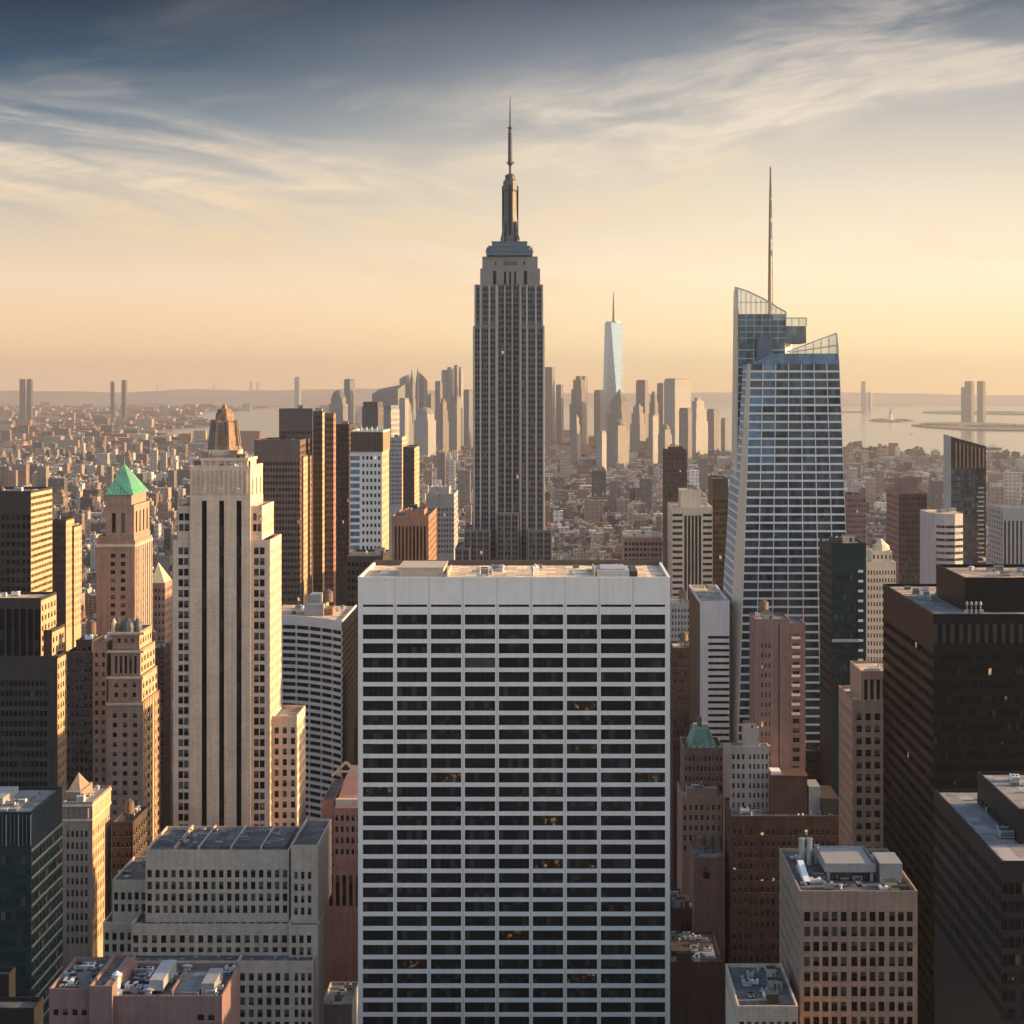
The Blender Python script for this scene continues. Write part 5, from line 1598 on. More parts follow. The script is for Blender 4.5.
B.tier(790, 805.5, 623, 22, [dict(w=2), dict(w=8, n=1, wf=.8, fh=3.5, hf=.55, top=3, st='litty', rec=.4), dict(w=5)], None, Yf=784, par=.8)
for i in range(9):
    b = MB(); z = Z(627, 784) - i * 3.5 - 4.4; b.box(X(791.5, 784), X(800, 784), 783.2, 783.99, z, z + .9, bottom=True); B.part('balcony', b, pale_concrete)
B.done()
B = simple('office_tower', 'dark green glass tower with a white dashed edge beside the faceted glass tower', 'the dark green tower', 800, 831.5, 866, 543, 700, 36, [green_metal, dark_metal], [dict(w=30, n=10, wf=.84, fh=3.7, hf=.6, top=11, st='green', rec=.15), dict(w=4)], [dict(w=1, n=9, wf=.6, fh=3.7, hf=.5, top=4, st='brown', rec=.2, mi=1)], roof_tan, n=5)
for i in range(34):
    b = MB(); z = Z(570, 800) - i * 1.86 * 2; x = X(860.5, 800); b.box(x - .9, x + .9, 799.4, 799.99, z - .9, z, bottom=True); B.part('balcony', b, pale_concrete)
b = MB(); b.box(X(832, 800), X(860, 800), 799.7, 799.99, Z(642, 800), Z(639, 800), bottom=True); B.part('mechanical_band', b, aluminium)
B.done()
B = simple('office_tower', 'pale grey tower with a blank top and louvred floors below', 'the blank topped pale tower', 850, 700, 729.5, 601, 735, 70, [pale_concrete, dark_metal], [dict(w=8), dict(w=22, n=1, wf=.98, fh=2.6, hf=.42, top=13, st='strip', rec=.4)], [dict(w=1, mi=1)], roof_tan, n=4); B.done()
B = simple('mansard_building', 'ornate brown building with a pale green copper mansard roof', 'the green mansard building', 815, 684, 723, 748, 800, 26, [mauve_brick, pale_concrete], [dict(w=1, n=10, wf=.45, fh=3.8, hf=.55, top=2.5, st='sash', rec=.4)], GR(8, .4), None, n=0, par=.6)
b = MB(); xa, xb, za, zb2 = X(688, 818), X(720, 818), Z(746, 818), Z(730, 818)
b.loft([(xa, 817), (xb, 817), (xb, 840), (xa, 840)], za - 3, [(xa + 3, 820), (xb - 4, 820), (xb - 4, 836), (xa + 3, 836)], zb2); mr = B.part('mansard_roof', b, copper_dull)
for i in range(5):
    b = MB(); x = xa + 2.2 + i * 2.5; b.box(x - .6, x + .6, 817.2, 819, za - 2.4, za); b.build('dormer', cream_stone, mr)
b = MB(); b.box(xa - .8, xb + .8, 816, 840.5, za - 3.5, za - 3); B.part('cornice', b, copper_dull)
b = MB(); b.box(X(697, 830), X(701, 830), 826, 831, zb2, zb2 + 3.5); B.part('chimney', b, mauve_brick); B.ytop = 724; B.done(60)
B = simple('apartment_building', 'pale grey apartment block with a square tan rooftop tower', 'the pale grey apartments', 772, 731, 769, 746, 800, 7, [grey_concrete, cream_stone], [dict(w=14, n=3, wf=.5, fh=3.5, hf=.55, st='sash'), dict(w=2), dict(w=20, n=5, wf=.45, fh=3.5, hf=.55, st='sash')], GR(7, .4), roof_dark, n=4, tiers=((743, 759, 728, 5, None, None, 1.5),)); B.done(60)
B = simple('loft_building', 'pinkish loft building with stepped roof sheds, right of the white slab', 'the pinkish loft building', 800, 682, 722, 797, 845, 32, [pink_brick], GR(7, .4, fh=3.8, st='sash'), GR(8, .4), roof_tan, n=8, tank=1, tiers=((687, 718, 788, 18, GR(5, .4), None, 6),)); B.done(60)
B = simple('loft_building', 'squat pale brick building with round roof tanks in front of the pinkish loft', 'the squat brick building', 770, 694, 724, 858, 888, 30, [mauve_brick], [dict(w=3), dict(w=3, n=1, wf=.8, fh=8, hf=.6, st='pair'), dict(w=5)], None, roof_grey, n=4, par=.9)
for q in (702, 710, 718): tank_parts(B.root, X(q, 782), 784, Z(858, 770) - .9, 1.9, 3.0)
B.done(20)
B = simple('low_building', 'low red brick building with an orange roof patch in the shaded right gap', 'the low red building', 780, 671, 716, 908, 935, 30, [red_brick], [dict(w=5), dict(w=7, n=1, wf=.7, fh=11, hf=.7, top=4, st='strip'), dict(w=14, n=3, wf=.4, st='litty')], None, roof_dark, n=10, par=.8)
b = MB(); b.box(X(677, 790), X(692, 790), 786, 796, Z(908, 780) - .8, Z(905, 780)); B.part('roof_patch', b, rust_brick); B.done(20)
B = simple('low_building', 'dark flat roofed shed crowded with vents, lowest in the right gap', 'the dark shed', 720, 668, 722, 962, 1024, 40, [brown_brick], None, None, roof_dark, n=34, par=.8)
b = MB(); b.box(X(694, 735), X(714, 735), 726, 744, Z(962, 720) - .8, Z(951, 735)); B.part('plant_room', b, unit_grey)
b = MB(); b.box(X(671, 735), X(690, 735), 730, 742, Z(962, 720) - .8, Z(947, 735)); B.part('plant_room', b, brown_brick); B.done(10)
# right middle distance
B = simple('office_tower', 'tan tower with dark vertical stripes, right of the spired tower', 'the striped tan tower', 1250, 672, 712.5, 507, 600, 50, [cream_stone, tan_brick], [dict(w=11, n=1, wf=.9, fh=3.6, hf=.45, top=3, st='brown', rec=.3), dict(w=.8), dict(w=18, n=5, wf=.7, tall=1, top=4, st='brown', rec=.6), dict(w=.8), dict(w=10, n=1, wf=.9, fh=3.6, hf=.45, top=3, st='brown', rec=.3)], GR(6, .5), roof_tan, n=3, tiers=((681, 701, 490, 26, None, None, 10),)); B.done(80)
simple('brick_building', 'shadowed dark red brick block between the white slab and blank topped tower', 'the shadowed red brick block', 950, 673, 702, 648, 745, 26, [red_brick], GR(8, .5, st='sash'), GR(6, .4), roof_tan, n=12, tank=1, big=1.3).done(60)
simple('apartment_building', 'grey brown apartment block peeking over the right corner of the white slab', 'the peeking grey block', 1100, 671, 690, 603, 650, 30, [grey_concrete], GR(6, .5, st='sash', fh=3.3), GR(6, .4), roof_tan, n=6, tank=1).done(60)
simple('brick_building', 'dark brown block under the pale blank topped tower', 'the dark brown low block', 930, 700, 732, 718, 770, 24, [brown_brick], GR(8, .5, st='litty'), GR(6, .4), roof_grey, n=8, tank=1).done(60)
simple('brick_building', 'dark block with vents in front of the glass tower foot', 'the dark foot block', 830, 768, 822, 752, 790, 12, [brown_brick], GR(12, .5, st='litty'), GR(4, .4), roof_dark, n=10, tank=1).done(60)
simple('apartment_tower', 'pink banded slab behind the white slab roof, left of the striped tan tower', 'the pink banded slab', 1300, 624, 662, 536, 575, 40, [pink_brick, cream_stone], [dict(w=1, n=10, wf=.7, fh=3.4, hf=.5, top=3, st='brown', rec=.3)], GR(6, .5, mi=0), roof_tan, n=4, parmat=cream_stone, tiers=()).done(60)
simple('office_tower', 'slim black slab squeezed against the glass tower edge', 'the slim black slab', 1300, 712.8, 728, 478.5, 600, 40, [dark_metal], [dict(w=1, n=5, wf=.7, fh=3.8, hf=.5, top=12, st='black', rec=.2)], [dict(w=1)], roof_dark, n=1).done(60)
simple('apartment_tower', 'hazy brown tower standing alone right of the spired tower', 'the lone brown tower', 1900, 665, 687, 450, 492, 40, [brown_brick], GR(8, .5), GR(5, .5), roof_dark, n=2, tiers=((669, 683, 447, 20, None, None, 6),)).done(60)
simple('apartment_tower', 'brown ribbed tower with a box on top, between the green tower and slant topped tower', 'the boxed brown tower', 1300, 899, 927, 492, 590, 50, [mauve_brick, brown_brick], GR(9, .55, st='brown', mi=1), GR(9, .6, st='brown'), roof_dark, n=2, tiers=((901, 918, 478, 24, None, None, 8),)).done(80)
B = Bldg('slant_topped_tower', 'tall dark glass tower with a slanted finned top at the right', 'the slant topped tower', 1150, 943, 986, 590, [dark_metal, green_metal, grey_concrete], 'skyscraper')
xa, xc, xb = X(943.5, 1182), X(951, 1150), X(986, 1150)
z1 = Z(468, 1150)
wall_side(B.wall, (xc, 1150), (1, 0), (0, -1), xb - xc, 0, z1, [dict(w=9, n=3, wf=.9, fh=3.7, hf=.7, top=.4, st='blue', rec=.2), dict(w=14, n=4, wf=.9, fh=3.7, hf=.7, top=.4, st='blue', rec=.2), dict(w=10, n=3, wf=.8, fh=3.7, hf=.6, top=.4, st='green', rec=.3)], Z(600, 1150), B.wins)
B.wall.face([(xa, 1182, 0), (xc, 1150, 0), (xc, 1150, Z(437, 1150)), (xa, 1182, Z(434, 1182))], 2)
B.wall.face([(xb, 1150, 0), (xb, 1200, 0), (xb, 1200, Z(446, 1150)), (xb, 1150, Z(446, 1150))], 0)
B.wall.face([(xb, 1200, 0), (xa, 1182, 0), (xa, 1182, Z(434, 1182)), (xb, 1200, Z(446, 1150))], 0)
b = MB(); b.face([(xc, 1150, z1), (xb, 1150, z1), (xb, 1150, Z(446, 1150)), (xc, 1150, Z(437, 1150))]); b.face([(xa, 1182, Z(434, 1182)), (xc, 1150, Z(437, 1150)), (xb, 1150, Z(446, 1150)), (xb, 1200, Z(446, 1150))]); cp = B.part('slanted_crown', b, brown_metal)
for i in range(8):
    px = 956 + i * 3.9; py = 437.5 + (px - 951) * .26; x = X(px, 1150)
    b = MB(); b.box(x - .3, x + .3, 1149.4, 1149.98, z1, Z(py + 3, 1150), bottom=True); b.build('fin', tan_brick, cp)
for i in range(26):
    b = MB(); z = Z(487, 1150) - i * 2.5; x = X(981, 1150); b.box(x - 1.4 - (i % 3) * .5, x + 1.6, 1149.3, 1149.98, z - .8, z, bottom=True); B.part('balcony', b, grey_concrete)
B.foot.append((xa, xb, 1150, 1200)); B.ytop = 434; B.done(80)
Y0 = 1100
B = Bldg('curved_tower', 'pale tower with a curved louvred front, left of the slant topped tower', 'the pale curved tower', Y0, 928, 965, 590, [grey_concrete, grey_concrete])
plan = [(X(929, 1112), 1112), (X(936, 1104), 1104), (X(945, 1100), 1100), (X(955, 1100), 1100), (X(963, 1104), 1104)]
z1 = Z(514, Y0)
for n_, (a, c) in enumerate(zip(plan, plan[1:])):
    U = Vector((c[0] - a[0], c[1] - a[1])); L = U.length; U.normalize()
    if n_ == 0: B.wall.face([(*a, 0), (*c, 0), (*c, z1), (*a, z1)], 0)
    else: facade(B.wall, a, (U.x, U.y), (U.y, -U.x), L, 0, z1, cols(L, 1, .98), rows(0, z1, 3.4, .42, 6, Z(600, Y0)), .4, 1, B.wins, 'brown')
back = [(plan[-1][0], 1140), (plan[0][0], 1140)]
B.wall.face([(*plan[-1], 0), (*back[0], 0), (*back[0], z1), (*plan[-1], z1)]); B.wall.face([(*back[0], 0), (*back[1], 0), (*back[1], z1), (*back[0], z1)]); B.wall.face([(*back[1], 0), (*plan[0], 0), (*plan[0], z1), (*back[1], z1)])
b = MB(); b.face([(*q, z1) for q in plan + back]); B.part('roof', b, roof_tan)
for i in range(5): equip(B.root, 'air_handler', X(938 + i * 5, 1115), 1112 + i * 4, z1, 1.2, 1.2, 1.5)
B.foot.append((plan[0][0], plan[-1][0], 1100, 1140)); B.ytop = 512; B.done(80)
simple('apartment_tower', 'flat topped brown grid tower hugging the glass tower edge', 'the brown grid tower', 1500, 847, 865.5, 495, 548, 40, [mauve_brick], GR(8, .5), GR(5, .5), roof_dark, n=1).done(60)
B = simple('ornate_tower', 'cream stone tower with square windows and a carved white top', 'the cream ornate tower', 1000, 867, 896, 562, 670, 36, [cream_stone], [dict(w=1, n=10, wf=.48, fh=3.7, hf=.55, top=3, st='sash', rec=.3)], GR(7, .4), roof_tan, n=0, tiers=((872, 892, 551, 18, GR(5, .4, fh=3.6, top=1), None, 4),))
b = MB(); b.lathe(X(881, 1014), 1014, [(4.2, Z(552, 1004)), (3.8, Z(547, 1004)), (2.0, Z(544, 1004)), (.3, Z(540, 1004))], 8); B.part('cupola', b, cream_stone); B.done(80)
simple('office_building', 'grey office block with vertical streaks, right of the slant topped tower', 'the grey streaked block', 1500, 1003, 1060, 508, 580, 50, [grey_concrete], [dict(w=1, n=14, wf=.5, tall=1, top=8, st='brown', rec=.4)], GR(6, .5), roof_dark, n=3).done(40)

# ================================================================== THE FAR SKYLINE
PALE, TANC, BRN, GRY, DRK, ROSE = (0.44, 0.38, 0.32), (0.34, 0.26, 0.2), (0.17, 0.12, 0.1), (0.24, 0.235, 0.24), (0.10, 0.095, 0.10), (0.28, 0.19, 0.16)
FAR = []


def far_tower(label, x0, c, x1, yt, Y, col, shape='flat', depth=50, name='far_tower', cat='skyscraper', group=None, y2=None, mat=None):
    """two faces meet at the corner c; x0..c is the shaded face, c..x1 the face towards the sun"""
    a1, a0, a2 = (X(x0, Y + depth * .5), Y + depth * .5), (X(c, Y), Y), (X(x1, Y + depth), Y + depth)
    a3 = (a1[0] + a2[0] - a0[0], a1[1] + a2[1] - a0[1])
    plan = [a1, a0, a2, a3]
    root = thing(name, label, cat, (a0[0], a0[1], 0), group)
    cxp, cyp = sum(q[0] for q in plan) / 4, sum(q[1] for q in plan) / 4
    sh = lambda f: [(cxp + (q[0] - cxp) * f, cyp + (q[1] - cyp) * f) for q in plan]
    rnd_ = random.Random(label)
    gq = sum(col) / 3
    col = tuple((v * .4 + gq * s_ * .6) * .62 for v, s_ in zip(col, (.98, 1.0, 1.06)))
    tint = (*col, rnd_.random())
    top = Z(yt, Y)
    b = MB(); b.tint = tint
    rf = MB(); rf.tint = (*[v * .7 for v in col], .5)
    if shape == 'flat':
        b.prism(plan, 0, top - 6, top=False); rf.prism(sh(.9), top - 6, top, 0); b.face([(*q, top - 6) for q in plan])
    elif shape == 'step':
        h = top
        for f, t_ in ((1, .62), (.82, .82), (.62, .95)):
            b.prism(sh(f), 0 if f == 1 else h * (.62 if f == .82 else .82), h * t_)
        rf.prism(sh(.35), h * .95, h)
    elif shape == 'point':
        h = top
        b.prism(plan, 0, h * .62); b.prism(sh(.72), h * .62, h * .80)
        n4 = sh(.72)
        for i in range(4):
            rf.face([(*n4[i], h * .80), (*n4[(i + 1) % 4], h * .80), (cxp, cyp, h)])
    elif shape == 'slant':
        y2_ = Z(y2, Y)
        b.prism(plan, 0, top, z1s=[top, (top + y2_) / 2, y2_, (top + y2_) / 2], top=False)
        rf.face([(*plan[0], top), (*plan[1], (top + y2_) / 2), (*plan[2], y2_), (*plan[3], (top + y2_) / 2)])
    elif shape == 'dome':
        h = top
        b.prism(plan, 0, h * .78); b.prism(sh(.8), h * .78, h * .88)
        r_ = abs(x1 - x0) * Y / F * .36
        rf.lathe(cxp, cyp, [(r_, h * .88), (r_ * .9, h * .93), (r_ * .6, h * .98), (.5, h)], 10)
    b.build('wall', mat or tall_mat, root)
    rf.build('roof' if shape in ('flat', 'slant') else 'crown', mat or tall_mat, root)
    FAR.append((x0, x1, yt, Y))
    return root


far_tower('pale round topped office block, leftmost front of the far left cluster', 329, 343, 348, 390, 8120, GRY, 'dome')
far_tower('tall thin grey tower just behind the round topped block of the far cluster', 344, 350, 355, 379, 8700, GRY)
far_tower('dark brown block with a sunlit edge above the white grid mid tower', 362, 378, 383.5, 402, 2600, BRN, depth=60)
far_tower('pale gold ribbed block right of the dark brown block above the white grid tower', 383, 391, 399.5, 405.5, 3000, PALE, depth=60)
far_tower('long grey block with a sloping roof in the far left cluster', 372, 398, 405, 394, 7830, GRY, 'slant', 60, y2=384)
far_tower('low pale block in front of the sloping roofed far block', 399, 405, 409, 398, 6960, PALE)
far_tower('grey tower on the left shoulder of the jagged far cluster', 399.5, 406, 409.5, 379, 8845, GRY, 'slant', 50, y2=374)
far_tower('needle sharp tower forming the first peak of the jagged far cluster', 408, 413, 416, 369, 8990, GRY, 'point')
far_tower('highest pointed tower of the jagged far cluster', 414.5, 418, 421, 367, 9135, TANC, 'point')
far_tower('tower with a steeply sloping top right of the jagged peaks', 419, 424, 427.5, 372, 8845, GRY, 'slant', 50, y2=381)
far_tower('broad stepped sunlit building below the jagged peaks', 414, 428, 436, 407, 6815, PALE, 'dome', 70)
far_tower('slim tower standing alone between the jagged peaks and the ribbed cluster', 427.5, 431, 434.5, 394, 8410, ROSE)
far_tower('square grey tower at the left edge of the ribbed far cluster', 435, 440, 442.5, 381, 8555, GRY)
far_tower('second tall slab of the ribbed far cluster left of the spired tower', 441.5, 445, 447.5, 370, 8700, TANC)
far_tower('third tall slab of the ribbed far cluster with paler face', 447, 451, 453.5, 367, 8845, PALE)
far_tower('tallest thin slab of the ribbed far cluster left of the spired tower', 454, 457, 459, 365, 8700, GRY)
far_tower('narrow lit slab at the right end of the ribbed far cluster', 459, 461, 463.5, 367, 8845, PALE)
far_tower('low grey tower touching the left side of the spired tower', 463.5, 469, 473, 389.5, 8265, GRY)
far_tower('blocky low tower between the two left far clusters', 405, 409, 413, 402, 7540, TANC, 'step')
far_tower('brown stepped tower low in front of the ribbed far cluster', 437, 443, 449, 399, 7395, ROSE, 'step')
far_tower('pale slab low in front of the ribbed far cluster', 450, 457, 461, 396, 7685, TANC)
far_tower('tall dark slab touching the right side of the spired tower', 543, 552, 554.8, 367, 8700, ROSE)
far_tower('slim dark tower second from the spired tower on its right', 556, 561, 563.5, 384.5, 8845, ROSE)
far_tower('paired stepped tower midway between the spired tower and the pale glass tower', 569.5, 582, 588.5, 376, 8700, ROSE, 'step', 60)
far_tower('square topped tower behind the paired stepped tower', 578, 585, 587.5, 376, 9135, TANC)
far_tower('squat hazy tower left of the pale glass tower foot', 594, 600, 604, 390, 8845, TANC)
far_tower('dark pointed building at the foot of the pale glass tower', 607, 622, 632, 389, 8265, ROSE, 'point', 70)
far_tower('square dark tower right of the pale glass tower', 636, 645, 648, 380, 8845, ROSE)
far_tower('low stepped tower right of the square dark tower', 648.5, 655, 659, 391.5, 8555, ROSE, 'step')
far_tower('rosy tower leaning on the big sunlit slab', 657, 663, 666, 383, 8700, ROSE)
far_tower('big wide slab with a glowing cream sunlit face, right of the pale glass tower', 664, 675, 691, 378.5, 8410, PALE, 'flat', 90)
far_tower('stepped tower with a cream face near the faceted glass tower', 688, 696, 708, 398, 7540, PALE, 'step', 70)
far_tower('low dark block in front of the stepped cream tower', 679, 688, 692, 408, 7250, ROSE)
far_tower('brown block between the stepped cream tower and the lone stub', 707, 714, 719, 409, 7830, ROSE)
far_tower('lone narrow stub tower by the water left of the faceted glass tower', 721, 725, 728.5, 418, 8120, ROSE)
far_tower('round shouldered sunlit block below the dark pointed building', 607, 618, 629, 419, 6235, TANC, 'dome', 70)
far_tower('small bright gold block left of the round shouldered block', 596, 602, 606.5, 431, 5800, PALE)
far_tower('small glowing slab below the square dark tower', 651, 653, 658, 415, 6670, PALE)
far_tower('low rounded block right of the small glowing slab', 658, 665, 672, 424, 6525, TANC, 'dome')
far_tower('short rosy tower beside the spired tower, behind the low roofs', 571, 577, 581, 415, 6670, TANC, 'step')
far_tower('broad hazy slab at the foot of the square dark tower', 630, 640, 646, 404, 7975, TANC, 'step')
# pale tapering glass tower
Y0 = 9200
root = thing('glass_tower', 'pale tapering glass tower with a thin mast, tallest on the far skyline', 'skyscraper', (X(613.5, Y0), Y0, 0))
s_ = Y0 / F
cx, cy = X(613.6, Y0), Y0 + 30
zb, zt = 40, Z(322.5, Y0)
sq = lambda r_, a: [(cx + r_ * math.cos(a + i * math.pi / 2), cy + r_ * math.sin(a + i * math.pi / 2)) for i in range(4)]
A0 = R(-62)
bt, tp = sq(13.2 * s_, A0), sq(9.0 * s_, A0 + math.pi / 4)
b = MB()
for i in range(4):
    b.face([(*bt[i], zb), (*bt[(i + 1) % 4], zb), (*tp[i], zt)])
    b.face([(*bt[(i + 1) % 4], zb), (*tp[(i + 1) % 4], zt), (*tp[i], zt)])
b.build('glazed_shaft', glass_sky, root)
b = MB(); b.prism(bt, 0, zb); b.build('base', glass_sky, root)
b = MB(); b.lathe(cx, cy, [(7.5 * s_, zt), (7.5 * s_, zt + 5)], 16); b.build('crown_ring', aluminium, root)
b = MB(); b.lathe(cx, cy, [(1.5 * s_, zt + 5), (1.0 * s_, zt + 20), (.75 * s_, Z(305, Y0)), (.3 * s_, Z(292, Y0))], 8); b.build('mast', mast_metal, root)
# lone towers along the horizon
def horizon(label, x0, x1, yt, py_base, col=ROSE, **kw):
    Y = min(15800 if col in (DRK, GRY) else 25000, CZ * F / (py_base - CY))
    far_tower(label, x0, (x0 + x1) / 2 + (x1 - x0) * .2, x1, yt, Y, col, depth=(x1 - x0) * Y / F * .6, **kw)
horizon('first of the dark twin towers on the horizon at the picture edge', 19.5, 25.5, 379, 405, DRK)
horizon('second of the dark twin towers on the horizon, close to its sister', 26.5, 33, 379, 405, DRK)
horizon('shorter slim tower of the hazy horizon pair above the green pyramid', 110.5, 114.5, 381.5, 399, DRK)
horizon('taller slim tower of the hazy horizon pair above the green pyramid', 121.5, 127, 380, 399, DRK)
horizon('pale tower on the horizon standing alone across the river', 294.5, 301, 377, 403, PALE)
horizon('pale tower on the far shore beyond the wide harbour, beside the glass tower', 861, 867, 381, 405, PALE)
horizon('low block at the foot of the pale far shore tower', 868, 872, 392, 405, PALE)
horizon('shortest of the three dark island towers in the harbour', 961, 966.5, 387, 421, DRK)
horizon('middle and widest of the three dark island towers in the harbour', 964.5, 974, 381, 421.4, DRK)
horizon('dark island tower standing apart from the other two in the harbour', 977, 985.5, 381, 421, DRK)
for n_, (q, yt) in enumerate(((157, 384), (214, 384), (251, 381.5), (257.5, 381.5))):
    Y = CZ * F / (396 - CY)
    lab = ['thin lone pylon on the horizon right of the slim tower pair', 'thin pylon midway to the river on the horizon', 'left pylon of the far suspension bridge pair', 'right pylon of the far suspension bridge pair'][n_]
    x = X(q, Y); r_ = (.55 if n_ < 2 else 1.1) * Y / F
    root = thing('bridge_pylon' if n_ > 1 else 'pylon', lab, 'pylon', (x, Y, 0))
    b = MB(); zt = Z(yt, Y)
    b.box(x - r_, x - r_ * .4, Y - r_, Y + r_, 0, zt); b.box(x + r_ * .4, x + r_, Y - r_, Y + r_, 0, zt)
    b.build('leg', grey_concrete, root)
    b = MB()
    for f in (.45, .75, .96): b.box(x - r_ * .4, x + r_ * .4, Y - r_ * .8, Y + r_ * .8, zt * f, zt * f + 12, bottom=True)
    b.build('cross_beam', grey_concrete, root)
# statue on the small island, boats
Yi = CZ * F / (420.6 - CY); x = X(890.5, Yi)
root = thing('statue', 'tiny robed statue on a tall pedestal on the small harbour island', 'statue', (x, Yi, 6))
b = MB(); b.lathe(x, Yi, [(26, 6), (26, 14), (15, 15), (12, 44), (13, 46)], 8); b.build('pedestal', pale_concrete, root)
b = MB(); b.lathe(x, Yi, [(9, 46), (8, 60), (6, 74), (6.5, 80), (3, 84), (3.2, 88), (2.6, 92), (.5, 94)], 10); b.bar((x + 5, Yi, 78), (x + 8, Yi, 104), 1.6); b.build('figure', copper_dull, root)


def boat(label, px, py, L, col, name='boat'):
    x, Y = at_ground(px, py)
    root = thing(name, label, 'boat', (x, Y, .6))
    b = MB(); h = L * .1
    pl = [(x - L / 2, Y - L * .12), (x + L * .38, Y - L * .12), (x + L / 2, Y), (x + L * .38, Y + L * .12), (x - L / 2, Y + L * .12)]
    b.loft([(q[0], q[1]) for q in pl], .3, [(x + (q[0] - x) * 1.06, Y + (q[1] - Y) * 1.1) for q in pl], h + .6); b.build('hull', col, root)
    b = MB(); b.box(x - L * .3, x + L * .15, Y - L * .08, Y + L * .08, h + .6, h * 2.2 + .6); b.box(x - L * .1, x + L * .08, Y - L * .05, Y + L * .05, h * 2.2 + .6, h * 3 + .6); b.build('cabin', unit_white, root)


boat('small white ferry on the open harbour below the small island', 911, 435, 26, unit_white, 'ferry')
boat('tiny white boat close to the near harbour shore', 931, 448.5, 14, unit_white)
boat('long low dark barge on the harbour right of the slant topped tower', 993, 449.5, 74, dark_metal, 'barge')


def tree_mass(label, pix, seed, h0):
    """a wooded shore that reads as one mass: many small leaf clumps"""
    rnd_ = random.Random(seed)
    b = MB()
    for (q0, q1, py, hh) in pix:
        for i in range(int((q1 - q0) * 5)):
            px = rnd_.uniform(q0, q1); x, Y = at_ground(px, py + rnd_.uniform(-.5, .8))
            e = (.25 + .75 * abs(math.sin(px * 1.7 + seed) * math.sin(px * .61 + 2 * seed))) * (1 - abs((px - (q0 + q1) / 2) / ((q1 - q0) / 2)) ** 4)
            r_ = rnd_.uniform(5, 12)
            zc_ = rnd_.uniform(.15, 1) * hh * (0.35 + .65 * e) * Y / F
            for k_ in range(3):
                an = rnd_.uniform(0, 6.28)
                d = Vector((math.cos(an), math.sin(an) * .6, rnd_.uniform(-.5, .9))).normalized() * r_
                u_ = Vector((-math.sin(an), math.cos(an), rnd_.uniform(-.6, .6))).normalized() * r_
                c = Vector((x, Y, zc_))
                b.face([tuple(c + d), tuple(c + u_), tuple(c - d * .8), tuple(c - u_ * .9)])
    o = b.build('woodland', flat_mat('woodland_leaves', (0.06, 0.055, 0.03), 0.9, 0, .4, .02))
    o['kind'] = 'stuff'; o['label'] = label


tree_mass('dark wooded shore along the near edge of the harbour', [(846, 862, 450, 7), (868, 898, 453, 9), (906, 920, 458, 12), (988, 1002, 463, 8), (1012, 1024, 466, 10), (130, 178, 405, 3), (157, 170, 402, 5), (872, 886, 420.6, 2.2), (895, 910, 420.8, 1.8), (918, 958, 426.4, 2.6), (964, 1024, 427.5, 3.0), (925, 960, 412.4, 1.6), (975, 1024, 413.6, 2.0), (850, 862, 446, 5), (960, 990, 460, 5)], 4, 8)

# ================================================================== THE FILL OF THE CITY
TINTS = {'red brick': (0.22, 0.105, 0.08), 'rusty': (0.38, 0.18, 0.105), 'tan': (0.42, 0.29, 0.19), 'pale stone': (0.46, 0.40, 0.34), 'brown': (0.16, 0.105, 0.085),
         'pinkish': (0.36, 0.24, 0.2), 'grey': (0.27, 0.26, 0.26), 'white': (0.56, 0.53, 0.5), 'dark brown': (0.10, 0.075, 0.066)}
TW = [5, 7, 6, 4, 4, 7, 2, 1.4, 2.5]
ROOFT = [(0.32, 0.25, 0.22), (0.15, 0.13, 0.125), (0.085, 0.08, 0.08), (0.44, 0.38, 0.34), (0.22, 0.15, 0.12), (0.60, 0.55, 0.50), (0.36, 0.26, 0.21)]
heroes = [(h.x0, h.x1, h.ytop, h.ybot, h.Y, h.foot, h.short) for h in Bldg.ALL]
HFOOT = [f for h in Bldg.ALL for f in h.foot]
rnd = random.Random(11)
CAND = []
HID = []


def blocked(xa, xb, ya, yb2):
    for (a, c, d, e) in HFOOT:
        if xa < c + 3 and xb > a - 3 and ya < e + 3 and yb2 > d - 3: return True
    return False


def cap_height(xa, xb, Y):
    """highest top that hides nothing of the named buildings behind"""
    p0, p1 = sorted((PX(xa, Y), PX(xb, Y)))
    lim = 405.0
    for (a, c, yt, yb2, hy, ft, sh) in heroes:
        if hy > Y and p0 < c - .5 and p1 > a + .5:
            lim = max(lim, yb2 - 4)
    return lim


def hidden(xa, xb, Y, top):
    p0, p1 = sorted((PX(xa, Y), PX(xb, Y)))
    py = PY(top, Y)
    for (a, c, yt, yb2, hy, ft, sh) in heroes:
        if hy < Y and p0 > a and p1 < c and py > yt + 2 and py < yb2: return True
    return False


def cand(xa, xb, ya, yb2, h, kind):
    if blocked(xa, xb, ya, yb2): return
    p0, p1 = PX(xa, ya), PX(xb, ya)
    if p1 < -14 or p0 > 1038:
        if -330 < p1 and p0 < 1350: HID.append((0, xa, xb, ya, yb2, h, kind))
        return
    if hidden(xa, xb, ya, h) or ya < 880:
        lim = cap_height(xa, xb, ya) if ya < 880 else 0
        if PY(h, ya) >= lim: HID.append((0, xa, xb, ya, yb2, h, kind))
        return
    lim = cap_height(xa, xb, ya)
    if PY(h, ya) < lim: h = CZ - (lim - CY) * ya / F
    if h < 7: return
    if hidden(xa, xb, ya, h):
        HID.append((0, xa, xb, ya, yb2, h, kind))
        return
    area = (p1 - p0) * min(h * F / ya, 24 if ya > 1600 else 40)
    CAND.append((area, xa, xb, ya, yb2, h, kind))


